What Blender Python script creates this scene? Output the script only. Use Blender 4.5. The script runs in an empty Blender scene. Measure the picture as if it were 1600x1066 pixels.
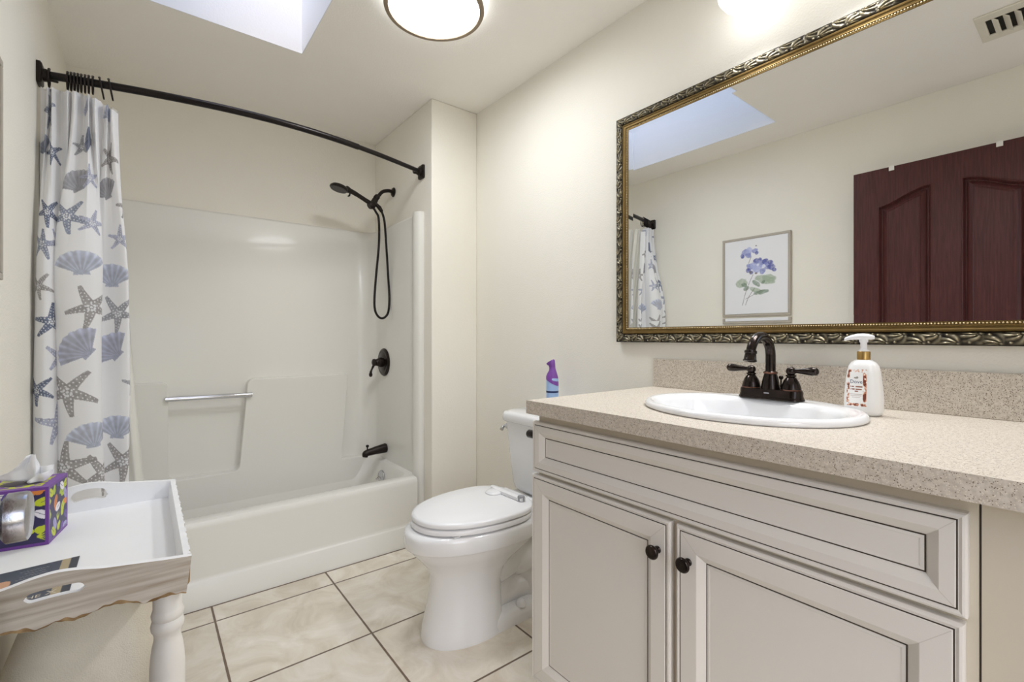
import bpy, bmesh, math, random
import numpy as np
from mathutils import Vector, Matrix

random.seed(7)
np.random.seed(7)
sc = bpy.context.scene
COL = sc.collection
PI = math.pi
R = math.radians

# ------------------------------------------------------------------ camera
CAMH = 1.11
YAW = 38.13
cam_d = bpy.data.cameras.new('camera')
cam = bpy.data.objects.new('camera', cam_d)
COL.objects.link(cam)
cam.location = (0, 0, CAMH)
cam.rotation_euler = (R(90), 0, R(-YAW))
cam_d.sensor_width = 36.0
cam_d.lens = 36.0 * 730.0 / 1600.0
cam_d.shift_y = -6.3 / 1600.0
cam_d.clip_start = 0.02
sc.camera = cam

# ------------------------------------------------------------------ exposure
sc.view_settings.view_transform = 'Standard'
sc.view_settings.look = 'None'
sc.view_settings.gamma = 1.0
sc.view_settings.use_curve_mapping = False
sc.view_settings.exposure = 0.19
sc.cycles.max_bounces = 10
sc.cycles.diffuse_bounces = 6
sc.cycles.glossy_bounces = 5

# ------------------------------------------------------------------ room numbers
XL, XR, XA = -0.292, 1.489, 1.200          # left wall, right wall, side wall of the tub alcove
YN, YRET, YT, YB = -0.62, 2.220, 2.278, 2.997   # near wall, alcove return, tub front, back wall
ZC = 2.382
SKY = (0.0, 0.557, 1.2056, 2.235)          # skylight opening in the ceiling

# ------------------------------------------------------------------ world and lights
world = bpy.data.worlds.new('world')
sc.world = world
world.use_nodes = True
wn = world.node_tree
wn.nodes.clear()
wo = wn.nodes.new('ShaderNodeOutputWorld')
wb = wn.nodes.new('ShaderNodeBackground')
ws = wn.nodes.new('ShaderNodeTexSky')
ws.sky_type = 'NISHITA'
ws.sun_disc = False
ws.sun_elevation = R(50)
ws.sun_rotation = R(200)
ws.air_density = 1.0
ws.dust_density = 2.0
wmix = wn.nodes.new('ShaderNodeMix')
wmix.data_type = 'RGBA'
wmix.inputs['Factor'].default_value = 0.55
wmix.inputs['B'].default_value = (0.27, 0.31, 0.38, 1)
wn.links.new(ws.outputs['Color'], wmix.inputs['A'])
wn.links.new(wmix.outputs['Result'], wb.inputs['Color'])
wb.inputs['Strength'].default_value = 0.95
wn.links.new(wb.outputs['Background'], wo.inputs['Surface'])

LAMP_POWER = 31.0       # emission strength of the ceiling lamp's glass
DRUM_POWER = 5.0       # emission strength of the ceiling lamp's side glass
GLOBE_POWER = 3.2      # emission strength of the vanity globes
DOWN_POWER = 13.0       # watts of each vanity lamp's down light


def portal(name, loc, rot, sx, sy):
    d = bpy.data.lights.new(name, 'AREA')
    d.shape = 'RECTANGLE'
    d.size, d.size_y = sx, sy
    d.cycles.is_portal = True
    o = bpy.data.objects.new(name, d)
    COL.objects.link(o)
    o.location, o.rotation_euler = loc, rot
    return o


portal('skylight_portal', ((SKY[0] + SKY[1]) / 2, (SKY[2] + SKY[3]) / 2, ZC + 0.62), (0, 0, 0), SKY[1] - SKY[0], SKY[3] - SKY[2])

portal('doorway_portal', (0.22, YN - 0.11, 1.01), (R(90), 0, 0), 0.76, 2.0)

# ------------------------------------------------------------------ material helpers
def lin(c):
    c = c / 255.0
    return c / 12.92 if c <= 0.04045 else ((c + 0.055) / 1.055) ** 2.4


def rgb(r, g, b):
    return (lin(r), lin(g), lin(b), 1.0)


def _node(nt, kind, **kw):
    n = nt.nodes.new(kind)
    for k, v in kw.items():
        setattr(n, k, v)
    return n


def mat(name, color, rough=0.5, metal=0.0, bump=0.0, bscale=60.0, var=0.0, vscale=4.0, spec=0.5, coat=0.0,
        emit=None, estr=0.0, trans=0.0, stretch=None, alpha=1.0, detail=3.0):
    m = bpy.data.materials.new(name)
    m.use_nodes = True
    nt = m.node_tree
    b = nt.nodes['Principled BSDF']
    b.inputs['Base Color'].default_value = color
    b.inputs['Roughness'].default_value = rough
    b.inputs['Metallic'].default_value = metal
    b.inputs['Specular IOR Level'].default_value = spec
    b.inputs['Coat Weight'].default_value = coat
    b.inputs['Coat Roughness'].default_value = 0.08
    b.inputs['Transmission Weight'].default_value = trans
    b.inputs['Alpha'].default_value = alpha
    if emit:
        b.inputs['Emission Color'].default_value = emit
        b.inputs['Emission Strength'].default_value = estr
    tc = _node(nt, 'ShaderNodeTexCoord')
    src = tc.outputs['Object']
    if stretch:
        mp = _node(nt, 'ShaderNodeMapping')
        mp.inputs['Scale'].default_value = stretch
        nt.links.new(src, mp.inputs['Vector'])
        src = mp.outputs['Vector']
    n = _node(nt, 'ShaderNodeTexNoise')
    n.inputs['Scale'].default_value = vscale
    n.inputs['Detail'].default_value = detail
    nt.links.new(src, n.inputs['Vector'])
    ramp = _node(nt, 'ShaderNodeValToRGB')
    v = max(var, 0.004)
    ramp.color_ramp.elements[0].color = (color[0] * (1 - v), color[1] * (1 - v), color[2] * (1 - v), 1)
    ramp.color_ramp.elements[1].color = (min(1, color[0] * (1 + v)), min(1, color[1] * (1 + v)), min(1, color[2] * (1 + v)), 1)
    ramp.color_ramp.elements[0].position = 0.3
    ramp.color_ramp.elements[1].position = 0.7
    nt.links.new(n.outputs['Fac'], ramp.inputs['Fac'])
    nt.links.new(ramp.outputs['Color'], b.inputs['Base Color'])
    if bump > 0:
        n2 = _node(nt, 'ShaderNodeTexNoise')
        n2.inputs['Scale'].default_value = bscale
        n2.inputs['Detail'].default_value = 2.0
        nt.links.new(src, n2.inputs['Vector'])
        bp = _node(nt, 'ShaderNodeBump')
        bp.inputs['Strength'].default_value = bump
        bp.inputs['Distance'].default_value = 0.004
        nt.links.new(n2.outputs['Fac'], bp.inputs['Height'])
        nt.links.new(bp.outputs['Normal'], b.inputs['Normal'])
    return m


def vcol_mat(name, rough=0.6, metal=0.0, bump=0.0, bscale=300.0, trans_sheet=0.0, spec=0.5):
    m = bpy.data.materials.new(name)
    m.use_nodes = True
    nt = m.node_tree
    b = nt.nodes['Principled BSDF']
    b.inputs['Roughness'].default_value = rough
    b.inputs['Metallic'].default_value = metal
    b.inputs['Specular IOR Level'].default_value = spec
    a = _node(nt, 'ShaderNodeAttribute', attribute_name='paint')
    nt.links.new(a.outputs['Color'], b.inputs['Base Color'])
    if bump > 0:
        tc = _node(nt, 'ShaderNodeTexCoord')
        n2 = _node(nt, 'ShaderNodeTexNoise')
        n2.inputs['Scale'].default_value = bscale
        nt.links.new(tc.outputs['Object'], n2.inputs['Vector'])
        bp = _node(nt, 'ShaderNodeBump')
        bp.inputs['Strength'].default_value = bump
        bp.inputs['Distance'].default_value = 0.002
        nt.links.new(n2.outputs['Fac'], bp.inputs['Height'])
        nt.links.new(bp.outputs['Normal'], b.inputs['Normal'])
    if trans_sheet > 0:
        tr = _node(nt, 'ShaderNodeBsdfTranslucent')
        nt.links.new(a.outputs['Color'], tr.inputs['Color'])
        mx = _node(nt, 'ShaderNodeMixShader')
        mx.inputs['Fac'].default_value = trans_sheet
        out = nt.nodes['Material Output']
        nt.links.new(b.outputs['BSDF'], mx.inputs[1])
        nt.links.new(tr.outputs['BSDF'], mx.inputs[2])
        nt.links.new(mx.outputs['Shader'], out.inputs['Surface'])
    return m


def tile_mat():
    m = bpy.data.materials.new('stone_floor_tile')
    m.use_nodes = True
    nt = m.node_tree
    L = nt.links.new
    b = nt.nodes['Principled BSDF']
    tc = _node(nt, 'ShaderNodeTexCoord')
    sep = _node(nt, 'ShaderNodeSeparateXYZ')
    L(tc.outputs['Object'], sep.inputs[0])

    def math_(op, a, bb=None):
        n = _node(nt, 'ShaderNodeMath', operation=op)
        for i, v in enumerate((a, bb)):
            if v is None:
                continue
            if isinstance(v, (int, float)):
                n.inputs[i].default_value = v
            else:
                L(v, n.inputs[i])
        return n.outputs[0]
    masks, ids = [], []
    for axis, off, pitch in ((0, 0.668, 0.4536), (1, 2.147, 0.4455)):
        u = math_('DIVIDE', math_('SUBTRACT', sep.outputs[axis], off), pitch)
        fl = math_('FLOOR', u)
        fr = math_('SUBTRACT', u, fl)
        d = math_('MULTIPLY', math_('MINIMUM', fr, math_('SUBTRACT', 1.0, fr)), pitch)
        masks.append(d)
        ids.append(fl)
    d = math_('MINIMUM', masks[0], masks[1])
    nz = _node(nt, 'ShaderNodeTexNoise')
    nz.inputs['Scale'].default_value = 40
    L(tc.outputs['Object'], nz.inputs['Vector'])
    d2 = math_('ADD', d, math_('MULTIPLY', math_('SUBTRACT', nz.outputs['Fac'], 0.5), 0.0016))
    mr = _node(nt, 'ShaderNodeMapRange')
    mr.inputs['From Min'].default_value = 0.0030
    mr.inputs['From Max'].default_value = 0.0044
    L(d2, mr.inputs['Value'])
    # stone: every tile its own shift
    comb = _node(nt, 'ShaderNodeCombineXYZ')
    L(math_('MULTIPLY', ids[0], 3.7), comb.inputs[0])
    L(math_('MULTIPLY', ids[1], 5.3), comb.inputs[1])
    L(math_('ADD', ids[0], math_('MULTIPLY', ids[1], 2.3)), comb.inputs[2])
    va = _node(nt, 'ShaderNodeVectorMath', operation='ADD')
    L(tc.outputs['Object'], va.inputs[0])
    L(comb.outputs[0], va.inputs[1])
    n1 = _node(nt, 'ShaderNodeTexNoise')
    n1.inputs['Scale'].default_value = 5.5
    n1.inputs['Detail'].default_value = 8
    n1.inputs['Roughness'].default_value = 0.62
    n1.inputs['Distortion'].default_value = 1.1
    L(va.outputs[0], n1.inputs['Vector'])
    r1 = _node(nt, 'ShaderNodeValToRGB')
    e = r1.color_ramp.elements
    e[0].position, e[0].color = 0.28, rgb(202, 190, 172)
    e[1].position, e[1].color = 0.72, rgb(238, 232, 221)
    e2 = e.new(0.5)
    e2.color = rgb(222, 213, 198)
    L(n1.outputs['Fac'], r1.inputs['Fac'])
    wn_ = _node(nt, 'ShaderNodeTexWhiteNoise', noise_dimensions='2D')
    L(comb.outputs[0], wn_.inputs['Vector'])
    hs = _node(nt, 'ShaderNodeHueSaturation')
    L(math_('ADD', math_('MULTIPLY', wn_.outputs['Value'], 0.10), 0.95), hs.inputs['Value'])
    L(r1.outputs['Color'], hs.inputs['Color'])
    mx = _node(nt, 'ShaderNodeMix', data_type='RGBA')
    mx.inputs['A'].default_value = rgb(112, 94, 78)
    L(mr.outputs[0], mx.inputs['Factor'])
    L(hs.outputs['Color'], mx.inputs['B'])
    L(mx.outputs['Result'], b.inputs['Base Color'])
    b.inputs['Roughness'].default_value = 0.42
    h = math_('ADD', math_('MULTIPLY', mr.outputs[0], 0.6), math_('MULTIPLY', n1.outputs['Fac'], 0.9))
    bp = _node(nt, 'ShaderNodeBump')
    bp.inputs['Strength'].default_value = 0.5
    bp.inputs['Distance'].default_value = 0.006
    L(h, bp.inputs['Height'])
    L(bp.outputs['Normal'], b.inputs['Normal'])
    return m


def speckle_mat():
    m = bpy.data.materials.new('speckled_laminate')
    m.use_nodes = True
    nt = m.node_tree
    L = nt.links.new
    b = nt.nodes['Principled BSDF']
    tc = _node(nt, 'ShaderNodeTexCoord')
    cur = None
    base = _node(nt, 'ShaderNodeTexNoise')
    base.inputs['Scale'].default_value = 160
    base.inputs['Detail'].default_value = 4
    L(tc.outputs['Object'], base.inputs['Vector'])
    r = _node(nt, 'ShaderNodeValToRGB')
    r.color_ramp.elements[0].position, r.color_ramp.elements[0].color = 0.34, rgb(190, 180, 166)
    r.color_ramp.elements[1].position, r.color_ramp.elements[1].color = 0.66, rgb(212, 203, 191)
    L(base.outputs['Fac'], r.inputs['Fac'])
    cur = r.outputs['Color']
    for scale, thr, col, seed in ((520, 0.30, rgb(122, 104, 88), 0), (560, 0.24, rgb(226, 217, 202), 9), (400, 0.16, rgb(108, 92, 78), 21)):
        mp = _node(nt, 'ShaderNodeMapping')
        mp.inputs['Location'].default_value = (seed, seed * 1.7, seed * 0.3)
        L(tc.outputs['Object'], mp.inputs['Vector'])
        v = _node(nt, 'ShaderNodeTexVoronoi')
        v.inputs['Scale'].default_value = scale
        L(mp.outputs[0], v.inputs['Vector'])
        cr = _node(nt, 'ShaderNodeSeparateColor')
        L(v.outputs['Color'], cr.inputs[0])
        lt = _node(nt, 'ShaderNodeMath', operation='LESS_THAN')
        lt.inputs[1].default_value = 0.13
        L(cr.outputs[0], lt.inputs[0])
        l2 = _node(nt, 'ShaderNodeMath', operation='LESS_THAN')
        l2.inputs[1].default_value = thr + 0.16
        L(v.outputs['Distance'], l2.inputs[0])
        mu = _node(nt, 'ShaderNodeMath', operation='MULTIPLY')
        L(lt.outputs[0], mu.inputs[0])
        L(l2.outputs[0], mu.inputs[1])
        mx = _node(nt, 'ShaderNodeMix', data_type='RGBA')
        L(mu.outputs[0], mx.inputs['Factor'])
        L(cur, mx.inputs['A'])
        mx.inputs['B'].default_value = col
        cur = mx.outputs['Result']
    L(cur, b.inputs['Base Color'])
    b.inputs['Roughness'].default_value = 0.42
    return m


def weathered_mat():
    """whitewashed planks with streaks"""
    m = bpy.data.materials.new('weathered_whitewash')
    m.use_nodes = True
    nt = m.node_tree
    L = nt.links.new
    b = nt.nodes['Principled BSDF']
    tc = _node(nt, 'ShaderNodeTexCoord')
    mp = _node(nt, 'ShaderNodeMapping')
    mp.inputs['Scale'].default_value = (3, 3, 55)
    L(tc.outputs['Object'], mp.inputs['Vector'])
    n = _node(nt, 'ShaderNodeTexNoise')
    n.inputs['Scale'].default_value = 2.2
    n.inputs['Detail'].default_value = 5
    L(mp.outputs[0], n.inputs['Vector'])
    r = _node(nt, 'ShaderNodeValToRGB')
    e = r.color_ramp.elements
    e[0].position, e[0].color = 0.30, rgb(170, 156, 138)
    e[1].position, e[1].color = 0.62, rgb(206, 197, 184)
    L(n.outputs['Fac'], r.inputs['Fac'])
    L(r.outputs['Color'], b.inputs['Base Color'])
    b.inputs['Roughness'].default_value = 0.7
    return m


def wood_mat(name, dark, light, rough=0.35, stretch=(60, 60, 3.0)):
    m = bpy.data.materials.new(name)
    m.use_nodes = True
    nt = m.node_tree
    L = nt.links.new
    b = nt.nodes['Principled BSDF']
    tc = _node(nt, 'ShaderNodeTexCoord')
    mp = _node(nt, 'ShaderNodeMapping')
    mp.inputs['Scale'].default_value = stretch
    L(tc.outputs['Object'], mp.inputs['Vector'])
    n = _node(nt, 'ShaderNodeTexNoise')
    n.inputs['Scale'].default_value = 1.6
    n.inputs['Detail'].default_value = 6
    n.inputs['Distortion'].default_value = 0.6
    L(mp.outputs[0], n.inputs['Vector'])
    r = _node(nt, 'ShaderNodeValToRGB')
    e = r.color_ramp.elements
    e[0].position, e[0].color = 0.35, dark
    e[1].position, e[1].color = 0.65, light
    L(n.outputs['Fac'], r.inputs['Fac'])
    L(r.outputs['Color'], b.inputs['Base Color'])
    b.inputs['Roughness'].default_value = rough
    b.inputs['Specular IOR Level'].default_value = 0.25
    bp = _node(nt, 'ShaderNodeBump')
    bp.inputs['Strength'].default_value = 0.35
    bp.inputs['Distance'].default_value = 0.002
    L(n.outputs['Fac'], bp.inputs['Height'])
    L(bp.outputs['Normal'], b.inputs['Normal'])
    return m


M = {}
M['wall'] = mat('cream_wall_paint', rgb(239, 235, 225), 0.75, bump=0.22, bscale=170, var=0.012, vscale=3)
M['ceiling'] = mat('cream_ceiling_paint', rgb(247, 244, 238), 0.8, bump=0.25, bscale=150, var=0.01)
M['shaft'] = mat('white_shaft_paint', rgb(236, 237, 239), 0.8, bump=0.15, bscale=150)
M['tile'] = tile_mat()
M['fiberglass'] = mat('glossy_fiberglass', rgb(230, 228, 222), 0.38, var=0.006, coat=0.12)
M['porcelain'] = mat('white_porcelain', rgb(234, 234, 235), 0.12, coat=0.4)
M['plastic'] = mat('white_plastic', rgb(234, 234, 236), 0.25)
M['grey_plastic'] = mat('grey_plastic', rgb(150, 150, 154), 0.35)
M['dark_rubber'] = mat('dark_spray_plate', rgb(70, 66, 66), 0.5)
M['bronze'] = mat('oil_rubbed_bronze', rgb(52, 45, 42), 0.20, metal=0.85, var=0.25, vscale=30)
M['matte_bronze'] = mat('matte_dark_bronze', rgb(44, 38, 35), 0.38, metal=0.7, var=0.1, vscale=30)
M['copper_edge'] = mat('worn_copper_edge', rgb(120, 84, 70), 0.3, metal=0.9)
M['chrome'] = mat('polished_chrome', rgb(205, 206, 210), 0.12, metal=1.0)
M['steel'] = mat('brushed_steel', rgb(190, 190, 194), 0.25, metal=1.0, bump=0.05, bscale=200)
M['rod'] = mat('black_bronze_rod', rgb(40, 36, 36), 0.32, metal=0.75)
M['cabinet'] = mat('antique_white_cabinet_paint', rgb(220, 216, 210), 0.42, var=0.01)
M['cabinet_side'] = mat('cream_cabinet_frame_paint', rgb(206, 197, 180), 0.5, var=0.01)
M['glaze'] = mat('dark_umber_glaze_line', rgb(58, 46, 38), 0.5)
M['seam'] = mat('mitre_seam', rgb(204, 199, 192), 0.5)
M['cabinet_wood'] = mat('unfinished_cabinet_wood', rgb(150, 126, 98), 0.7)  # plain wood tone of the cabinet floor and toe kick
M['counter'] = speckle_mat()
M['tray_white'] = mat('white_tray_paint', rgb(243, 243, 244), 0.45, var=0.01, vscale=12)
M['weathered'] = weathered_mat()
M['bare_wood'] = wood_mat('bare_wood_edge', rgb(120, 92, 58), rgb(176, 148, 108), 0.75, (20, 20, 20))
M['leg_white'] = mat('white_leg_paint', rgb(226, 222, 214), 0.5, bump=0.1, bscale=20, var=0.03, vscale=20)
M['hamper'] = mat('cream_linen', rgb(222, 214, 196), 0.9, bump=0.35, bscale=500, var=0.04, vscale=30)
M['door'] = wood_mat('mahogany_stain', rgb(66, 34, 33), rgb(82, 44, 43), 0.4, (90, 90, 5.0))
M['mirror'] = mat('mirror_glass', (0.93, 0.94, 0.93, 1), 0.0, metal=1.0)
M['gold'] = mat('antique_gold', rgb(118, 96, 56), 0.42, metal=0.8, var=0.12, vscale=40)
M['gold_light'] = mat('worn_gold_beads', rgb(196, 176, 136), 0.32, metal=0.8)
M['gold_collar'] = mat('brushed_gold_collar', rgb(186, 152, 92), 0.3, metal=0.8)
M['lamp_glass'] = mat('lit_opal_glass', rgb(250, 246, 236), 0.3, emit=(0.93, 0.97, 1.0, 1), estr=LAMP_POWER)
M['globe_glass'] = mat('lit_globe_glass', rgb(250, 248, 242), 0.3, emit=(0.95, 0.975, 1.0, 1), estr=GLOBE_POWER)
M['drum_glass'] = mat('lit_drum_glass', rgb(250, 246, 236), 0.4, emit=(0.93, 0.97, 1.0, 1), estr=DRUM_POWER)
M['lamp_ring'] = mat('brushed_bronze_ring', rgb(146, 130, 110), 0.45, metal=0.35)
M['vent'] = mat('off_white_vent_paint', rgb(226, 220, 206), 0.5)
M['vent_dark'] = mat('dark_duct', rgb(40, 36, 28), 0.9)
M['paper'] = mat('white_tissue_paper', rgb(246, 246, 248), 0.9)
M['frame_silver'] = mat('champagne_wood_frame', rgb(176, 168, 156), 0.45, metal=0.0)
M['liner'] = mat('frosted_vinyl_liner', rgb(238, 236, 228), 0.35, alpha=0.72)
M['purple'] = mat('purple_spray_cap', rgb(124, 72, 160), 0.35)
M['can_blue'] = mat('pale_blue_can', rgb(160, 188, 226), 0.3)
M['navy'] = mat('navy_band', rgb(24, 40, 88), 0.4)
M['blue_text'] = mat('blue_print', rgb(52, 70, 110), 0.5)
M['brown_text'] = mat('brown_print', rgb(150, 96, 74), 0.5)
M['grey_text'] = mat('grey_print', rgb(190, 186, 184), 0.5)
M['cream_text'] = mat('cream_print', rgb(214, 204, 186), 0.6)
M['hook_white'] = mat('white_hook_enamel', rgb(232, 230, 224), 0.4)
M['grout'] = mat('brown_grout', rgb(112, 94, 78), 0.8)
M['vc_cloth'] = vcol_mat('printed_curtain_cloth', 0.85, bump=0.15, bscale=900, trans_sheet=0.22)
M['vc_ornament'] = vcol_mat('antiqued_gilt_relief', 0.38, metal=0.55)
M['vc_card'] = vcol_mat('printed_card', 0.4)
M['vc_art'] = vcol_mat('printed_canvas', 0.7, bump=0.1)
M['vc_label'] = vcol_mat('printed_bottle_label', 0.35)


# ------------------------------------------------------------------ mesh helpers
WORLD = {}        # object name -> world origin of the object


class MB:
    """collects shapes, links them as ONE mesh object"""

    def __init__(self):
        self.v, self.f, self.mi = [], [], []
        self.paint = None

    def add(self, verts, faces, mi=0):
        o = len(self.v)
        self.v += [tuple(p) for p in verts]
        self.f += [tuple(i + o for i in f) for f in faces]
        self.mi += [mi] * len(faces) if isinstance(mi, int) else list(mi)
        return self

    def box(self, x0, x1, y0, y1, z0, z1, mi=0):
        vs = [(x, y, z) for z in (z0, z1) for y in (y0, y1) for x in (x0, x1)]
        return self.add(vs, [(0, 2, 3, 1), (4, 5, 7, 6), (0, 1, 5, 4), (2, 6, 7, 3), (0, 4, 6, 2), (1, 3, 7, 5)], mi)

    def loft(self, rings, close=True, cap0=True, cap1=True, mi=0):
        n = len(rings[0])
        vs = [p for r in rings for p in r]
        fs = []
        for k in range(len(rings) - 1):
            for i in range(n if close else n - 1):
                j = (i + 1) % n
                fs.append((k * n + i, k * n + j, (k + 1) * n + j, (k + 1) * n + i))
        if cap0:
            fs.append(tuple(reversed(range(n))))
        if cap1:
            fs.append(tuple((len(rings) - 1) * n + i for i in range(n)))
        return self.add(vs, fs, mi)

    def tube(self, pts, rad, n=12, cap=True, mi=0, flat=None):
        pts = [Vector(p) for p in pts]
        if not hasattr(rad, '__len__'):
            rad = [rad] * len(pts)
        rings = []
        up = None
        for i, p in enumerate(pts):
            a = pts[max(i - 1, 0)]
            b = pts[min(i + 1, len(pts) - 1)]
            t = (b - a).normalized()
            if up is None:
                up = Vector((0, 0, 1)) if abs(t.z) < 0.9 else Vector((1, 0, 0))
            side = t.cross(up).normalized()
            up = side.cross(t).normalized()
            rings.append([p + (side * math.cos(2 * PI * k / n) + up * math.sin(2 * PI * k / n)) * rad[i] for k in range(n)])
        return self.loft(rings, True, cap, cap, mi)

    def lathe(self, prof, base, axis=(0, 0, 1), n=32, mi=0, sx=1.0, sy=1.0, cap0=True, cap1=True):
        """prof: (radius, height along axis) list"""
        base, ax = Vector(base), Vector(axis).normalized()
        ref = Vector((0, 0, 1)) if abs(ax.z) < 0.9 else Vector((1, 0, 0))
        s = ax.cross(ref).normalized()
        u = s.cross(ax).normalized()
        rings = [[base + ax * h + (s * math.cos(2 * PI * k / n) * sx + u * math.sin(2 * PI * k / n) * sy) * r for k in range(n)] for r, h in prof]
        return self.loft(rings, True, cap0, cap1, mi)

    def prism(self, outline, axis, d0, d1, mi=0):
        """outline 2D points; axis 'x' -> (y,z), 'y' -> (x,z), 'z' -> (x,y)"""
        def P(p, d):
            return {'x': (d, p[0], p[1]), 'y': (p[0], d, p[1]), 'z': (p[0], p[1], d)}[axis]
        return self.loft([[P(p, d0) for p in outline], [P(p, d1) for p in outline]], True, True, True, mi)

    def ball(self, c, r, n=16, m=10, mi=0, sz=1.0):
        prof = [(r * math.sin(PI * k / m) if 0 < k < m else 1e-5, -r * sz * math.cos(PI * k / m)) for k in range(m + 1)]
        return self.lathe(prof, c, (0, 0, 1), n, mi)

    def build(self, name, mats, parent=None, smooth=True, angle=38, bevel=0.0, seg=2, subsurf=0):
        if not isinstance(mats, (list, tuple)):
            mats = [mats]
        off = Vector(WORLD.get(parent.name, (0, 0, 0))) if parent else Vector((0, 0, 0))
        me = bpy.data.meshes.new(name)
        me.from_pydata([(p[0] - off.x, p[1] - off.y, p[2] - off.z) for p in self.v], [], self.f)
        for m in mats:
            me.materials.append(m)
        if len(mats) > 1:
            me.polygons.foreach_set('material_index', self.mi)
        bm = bmesh.new()
        bm.from_mesh(me)
        bmesh.ops.recalc_face_normals(bm, faces=bm.faces)
        bm.to_mesh(me)
        bm.free()
        if smooth:
            me.polygons.foreach_set('use_smooth', [True] * len(me.polygons))
            me.set_sharp_from_angle(angle=R(angle))
        me.update()
        o = bpy.data.objects.new(name, me)
        COL.objects.link(o)
        if parent:
            o.parent = parent
        WORLD[o.name] = tuple(off)
        if bevel > 0:
            b = o.modifiers.new('bevel', 'BEVEL')
            b.width, b.segments = bevel, seg
            b.limit_method = 'ANGLE'
            b.angle_limit = R(40)
            b.harden_normals = False
        if subsurf:
            s = o.modifiers.new('subsurf', 'SUBSURF')
            s.levels = s.render_levels = subsurf
        return o


def grid_obj(name, P, C, material, parent=None, wrap=False):
    """P (m,n,3) world points, C (m,n,3) linear colours -> painted grid mesh"""
    m, n = P.shape[:2]
    off = np.array(WORLD.get(parent.name, (0, 0, 0))) if parent else np.zeros(3)
    idx = np.arange(m * n).reshape(m, n)
    f = np.stack([idx[:-1, :-1], idx[:-1, 1:], idx[1:, 1:], idx[1:, :-1]], -1).reshape(-1, 4)
    me = bpy.data.meshes.new(name)
    me.vertices.add(m * n)
    me.vertices.foreach_set('co', (P.reshape(-1, 3) - off).astype(np.float32).ravel())
    me.loops.add(f.size)
    me.loops.foreach_set('vertex_index', f.ravel().astype(np.int32))
    me.polygons.add(len(f))
    me.polygons.foreach_set('loop_start', np.arange(0, f.size, 4, dtype=np.int32))
    me.polygons.foreach_set('loop_total', np.full(len(f), 4, dtype=np.int32))
    me.polygons.foreach_set('use_smooth', np.ones(len(f), dtype=bool))
    me.update(calc_edges=True)
    me.validate()
    if C is not None:
        a = me.color_attributes.new('paint', 'FLOAT_COLOR', 'POINT')
        c4 = np.ones((m * n, 4), dtype=np.float32)
        c4[:, :3] = C.reshape(-1, 3)
        a.data.foreach_set('color', c4.ravel())
    me.materials.append(material)
    o = bpy.data.objects.new(name, me)
    COL.objects.link(o)
    if parent:
        o.parent = parent
    WORLD[o.name] = tuple(off)
    return o


def thing(name, label, cat, loc, group=None):
    o = bpy.data.objects.new(name, None)
    o.empty_display_size = 0.05
    COL.objects.link(o)
    o.location = loc
    WORLD[o.name] = tuple(loc)
    return tag(o, label, cat, group)


def tag(o, label, cat, group=None):
    o['label'] = label
    o['category'] = cat
    if group:
        o['group'] = group
    return o


def struct(o):
    o['kind'] = 'structure'
    return o


def part_label(o, text):
    o['label'] = text
    return o


def rrect(cx, cy, hx, hy, r, z, n=8):
    """rounded rectangle ring in plan"""
    pts = []
    for (sx, sy, a0) in ((1, 1, 0), (-1, 1, 90), (-1, -1, 180), (1, -1, 270)):
        for k in range(n + 1):
            a = R(a0 + 90 * k / n)
            pts.append((cx + sx * (hx - r) + r * math.cos(a), cy + sy * (hy - r) + r * math.sin(a), z))
    return pts


def bez(pts, n=12):
    """Catmull-Rom through points"""
    P = [Vector(p) for p in pts]
    out = []
    for i in range(len(P) - 1):
        p0, p1, p2, p3 = P[max(i - 1, 0)], P[i], P[i + 1], P[min(i + 2, len(P) - 1)]
        for k in range(n):
            t = k / n
            out.append(0.5 * ((2 * p1) + (p2 - p0) * t + (2 * p0 - 5 * p1 + 4 * p2 - p3) * t * t + (3 * p1 - p0 - 3 * p2 + p3) * t ** 3))
    out.append(P[-1])
    return out


def dup(root, loc):
    """copy of a thing with its parts and sub-parts"""
    r = root.copy()
    COL.objects.link(r)
    r.location = loc
    WORLD[r.name] = tuple(loc)
    for ch in list(root.children):
        c = ch.copy()
        COL.objects.link(c)
        c.parent = r
        for g in list(ch.children):
            d = g.copy()
            COL.objects.link(d)
            d.parent = c
    return r


def text_mesh(s, size, fn, mat_, name, parent, extrude=0.0):
    """text as mesh, its (u,v) mapped to world by fn; centred"""
    cu = bpy.data.curves.new('txt', 'FONT')
    cu.body = s
    cu.size = size
    cu.align_x, cu.align_y = 'CENTER', 'CENTER'
    cu.resolution_u = 3
    to = bpy.data.objects.new('txt', cu)
    COL.objects.link(to)
    dg = bpy.context.evaluated_depsgraph_get()
    me0 = bpy.data.meshes.new_from_object(to.evaluated_get(dg))
    bpy.data.objects.remove(to)
    mb = MB()
    mb.add([fn(v.co.x, v.co.y) for v in me0.vertices], [tuple(p.vertices) for p in me0.polygons])
    bpy.data.meshes.remove(me0)
    return mb.build(name, mat_, parent, smooth=False)


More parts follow.
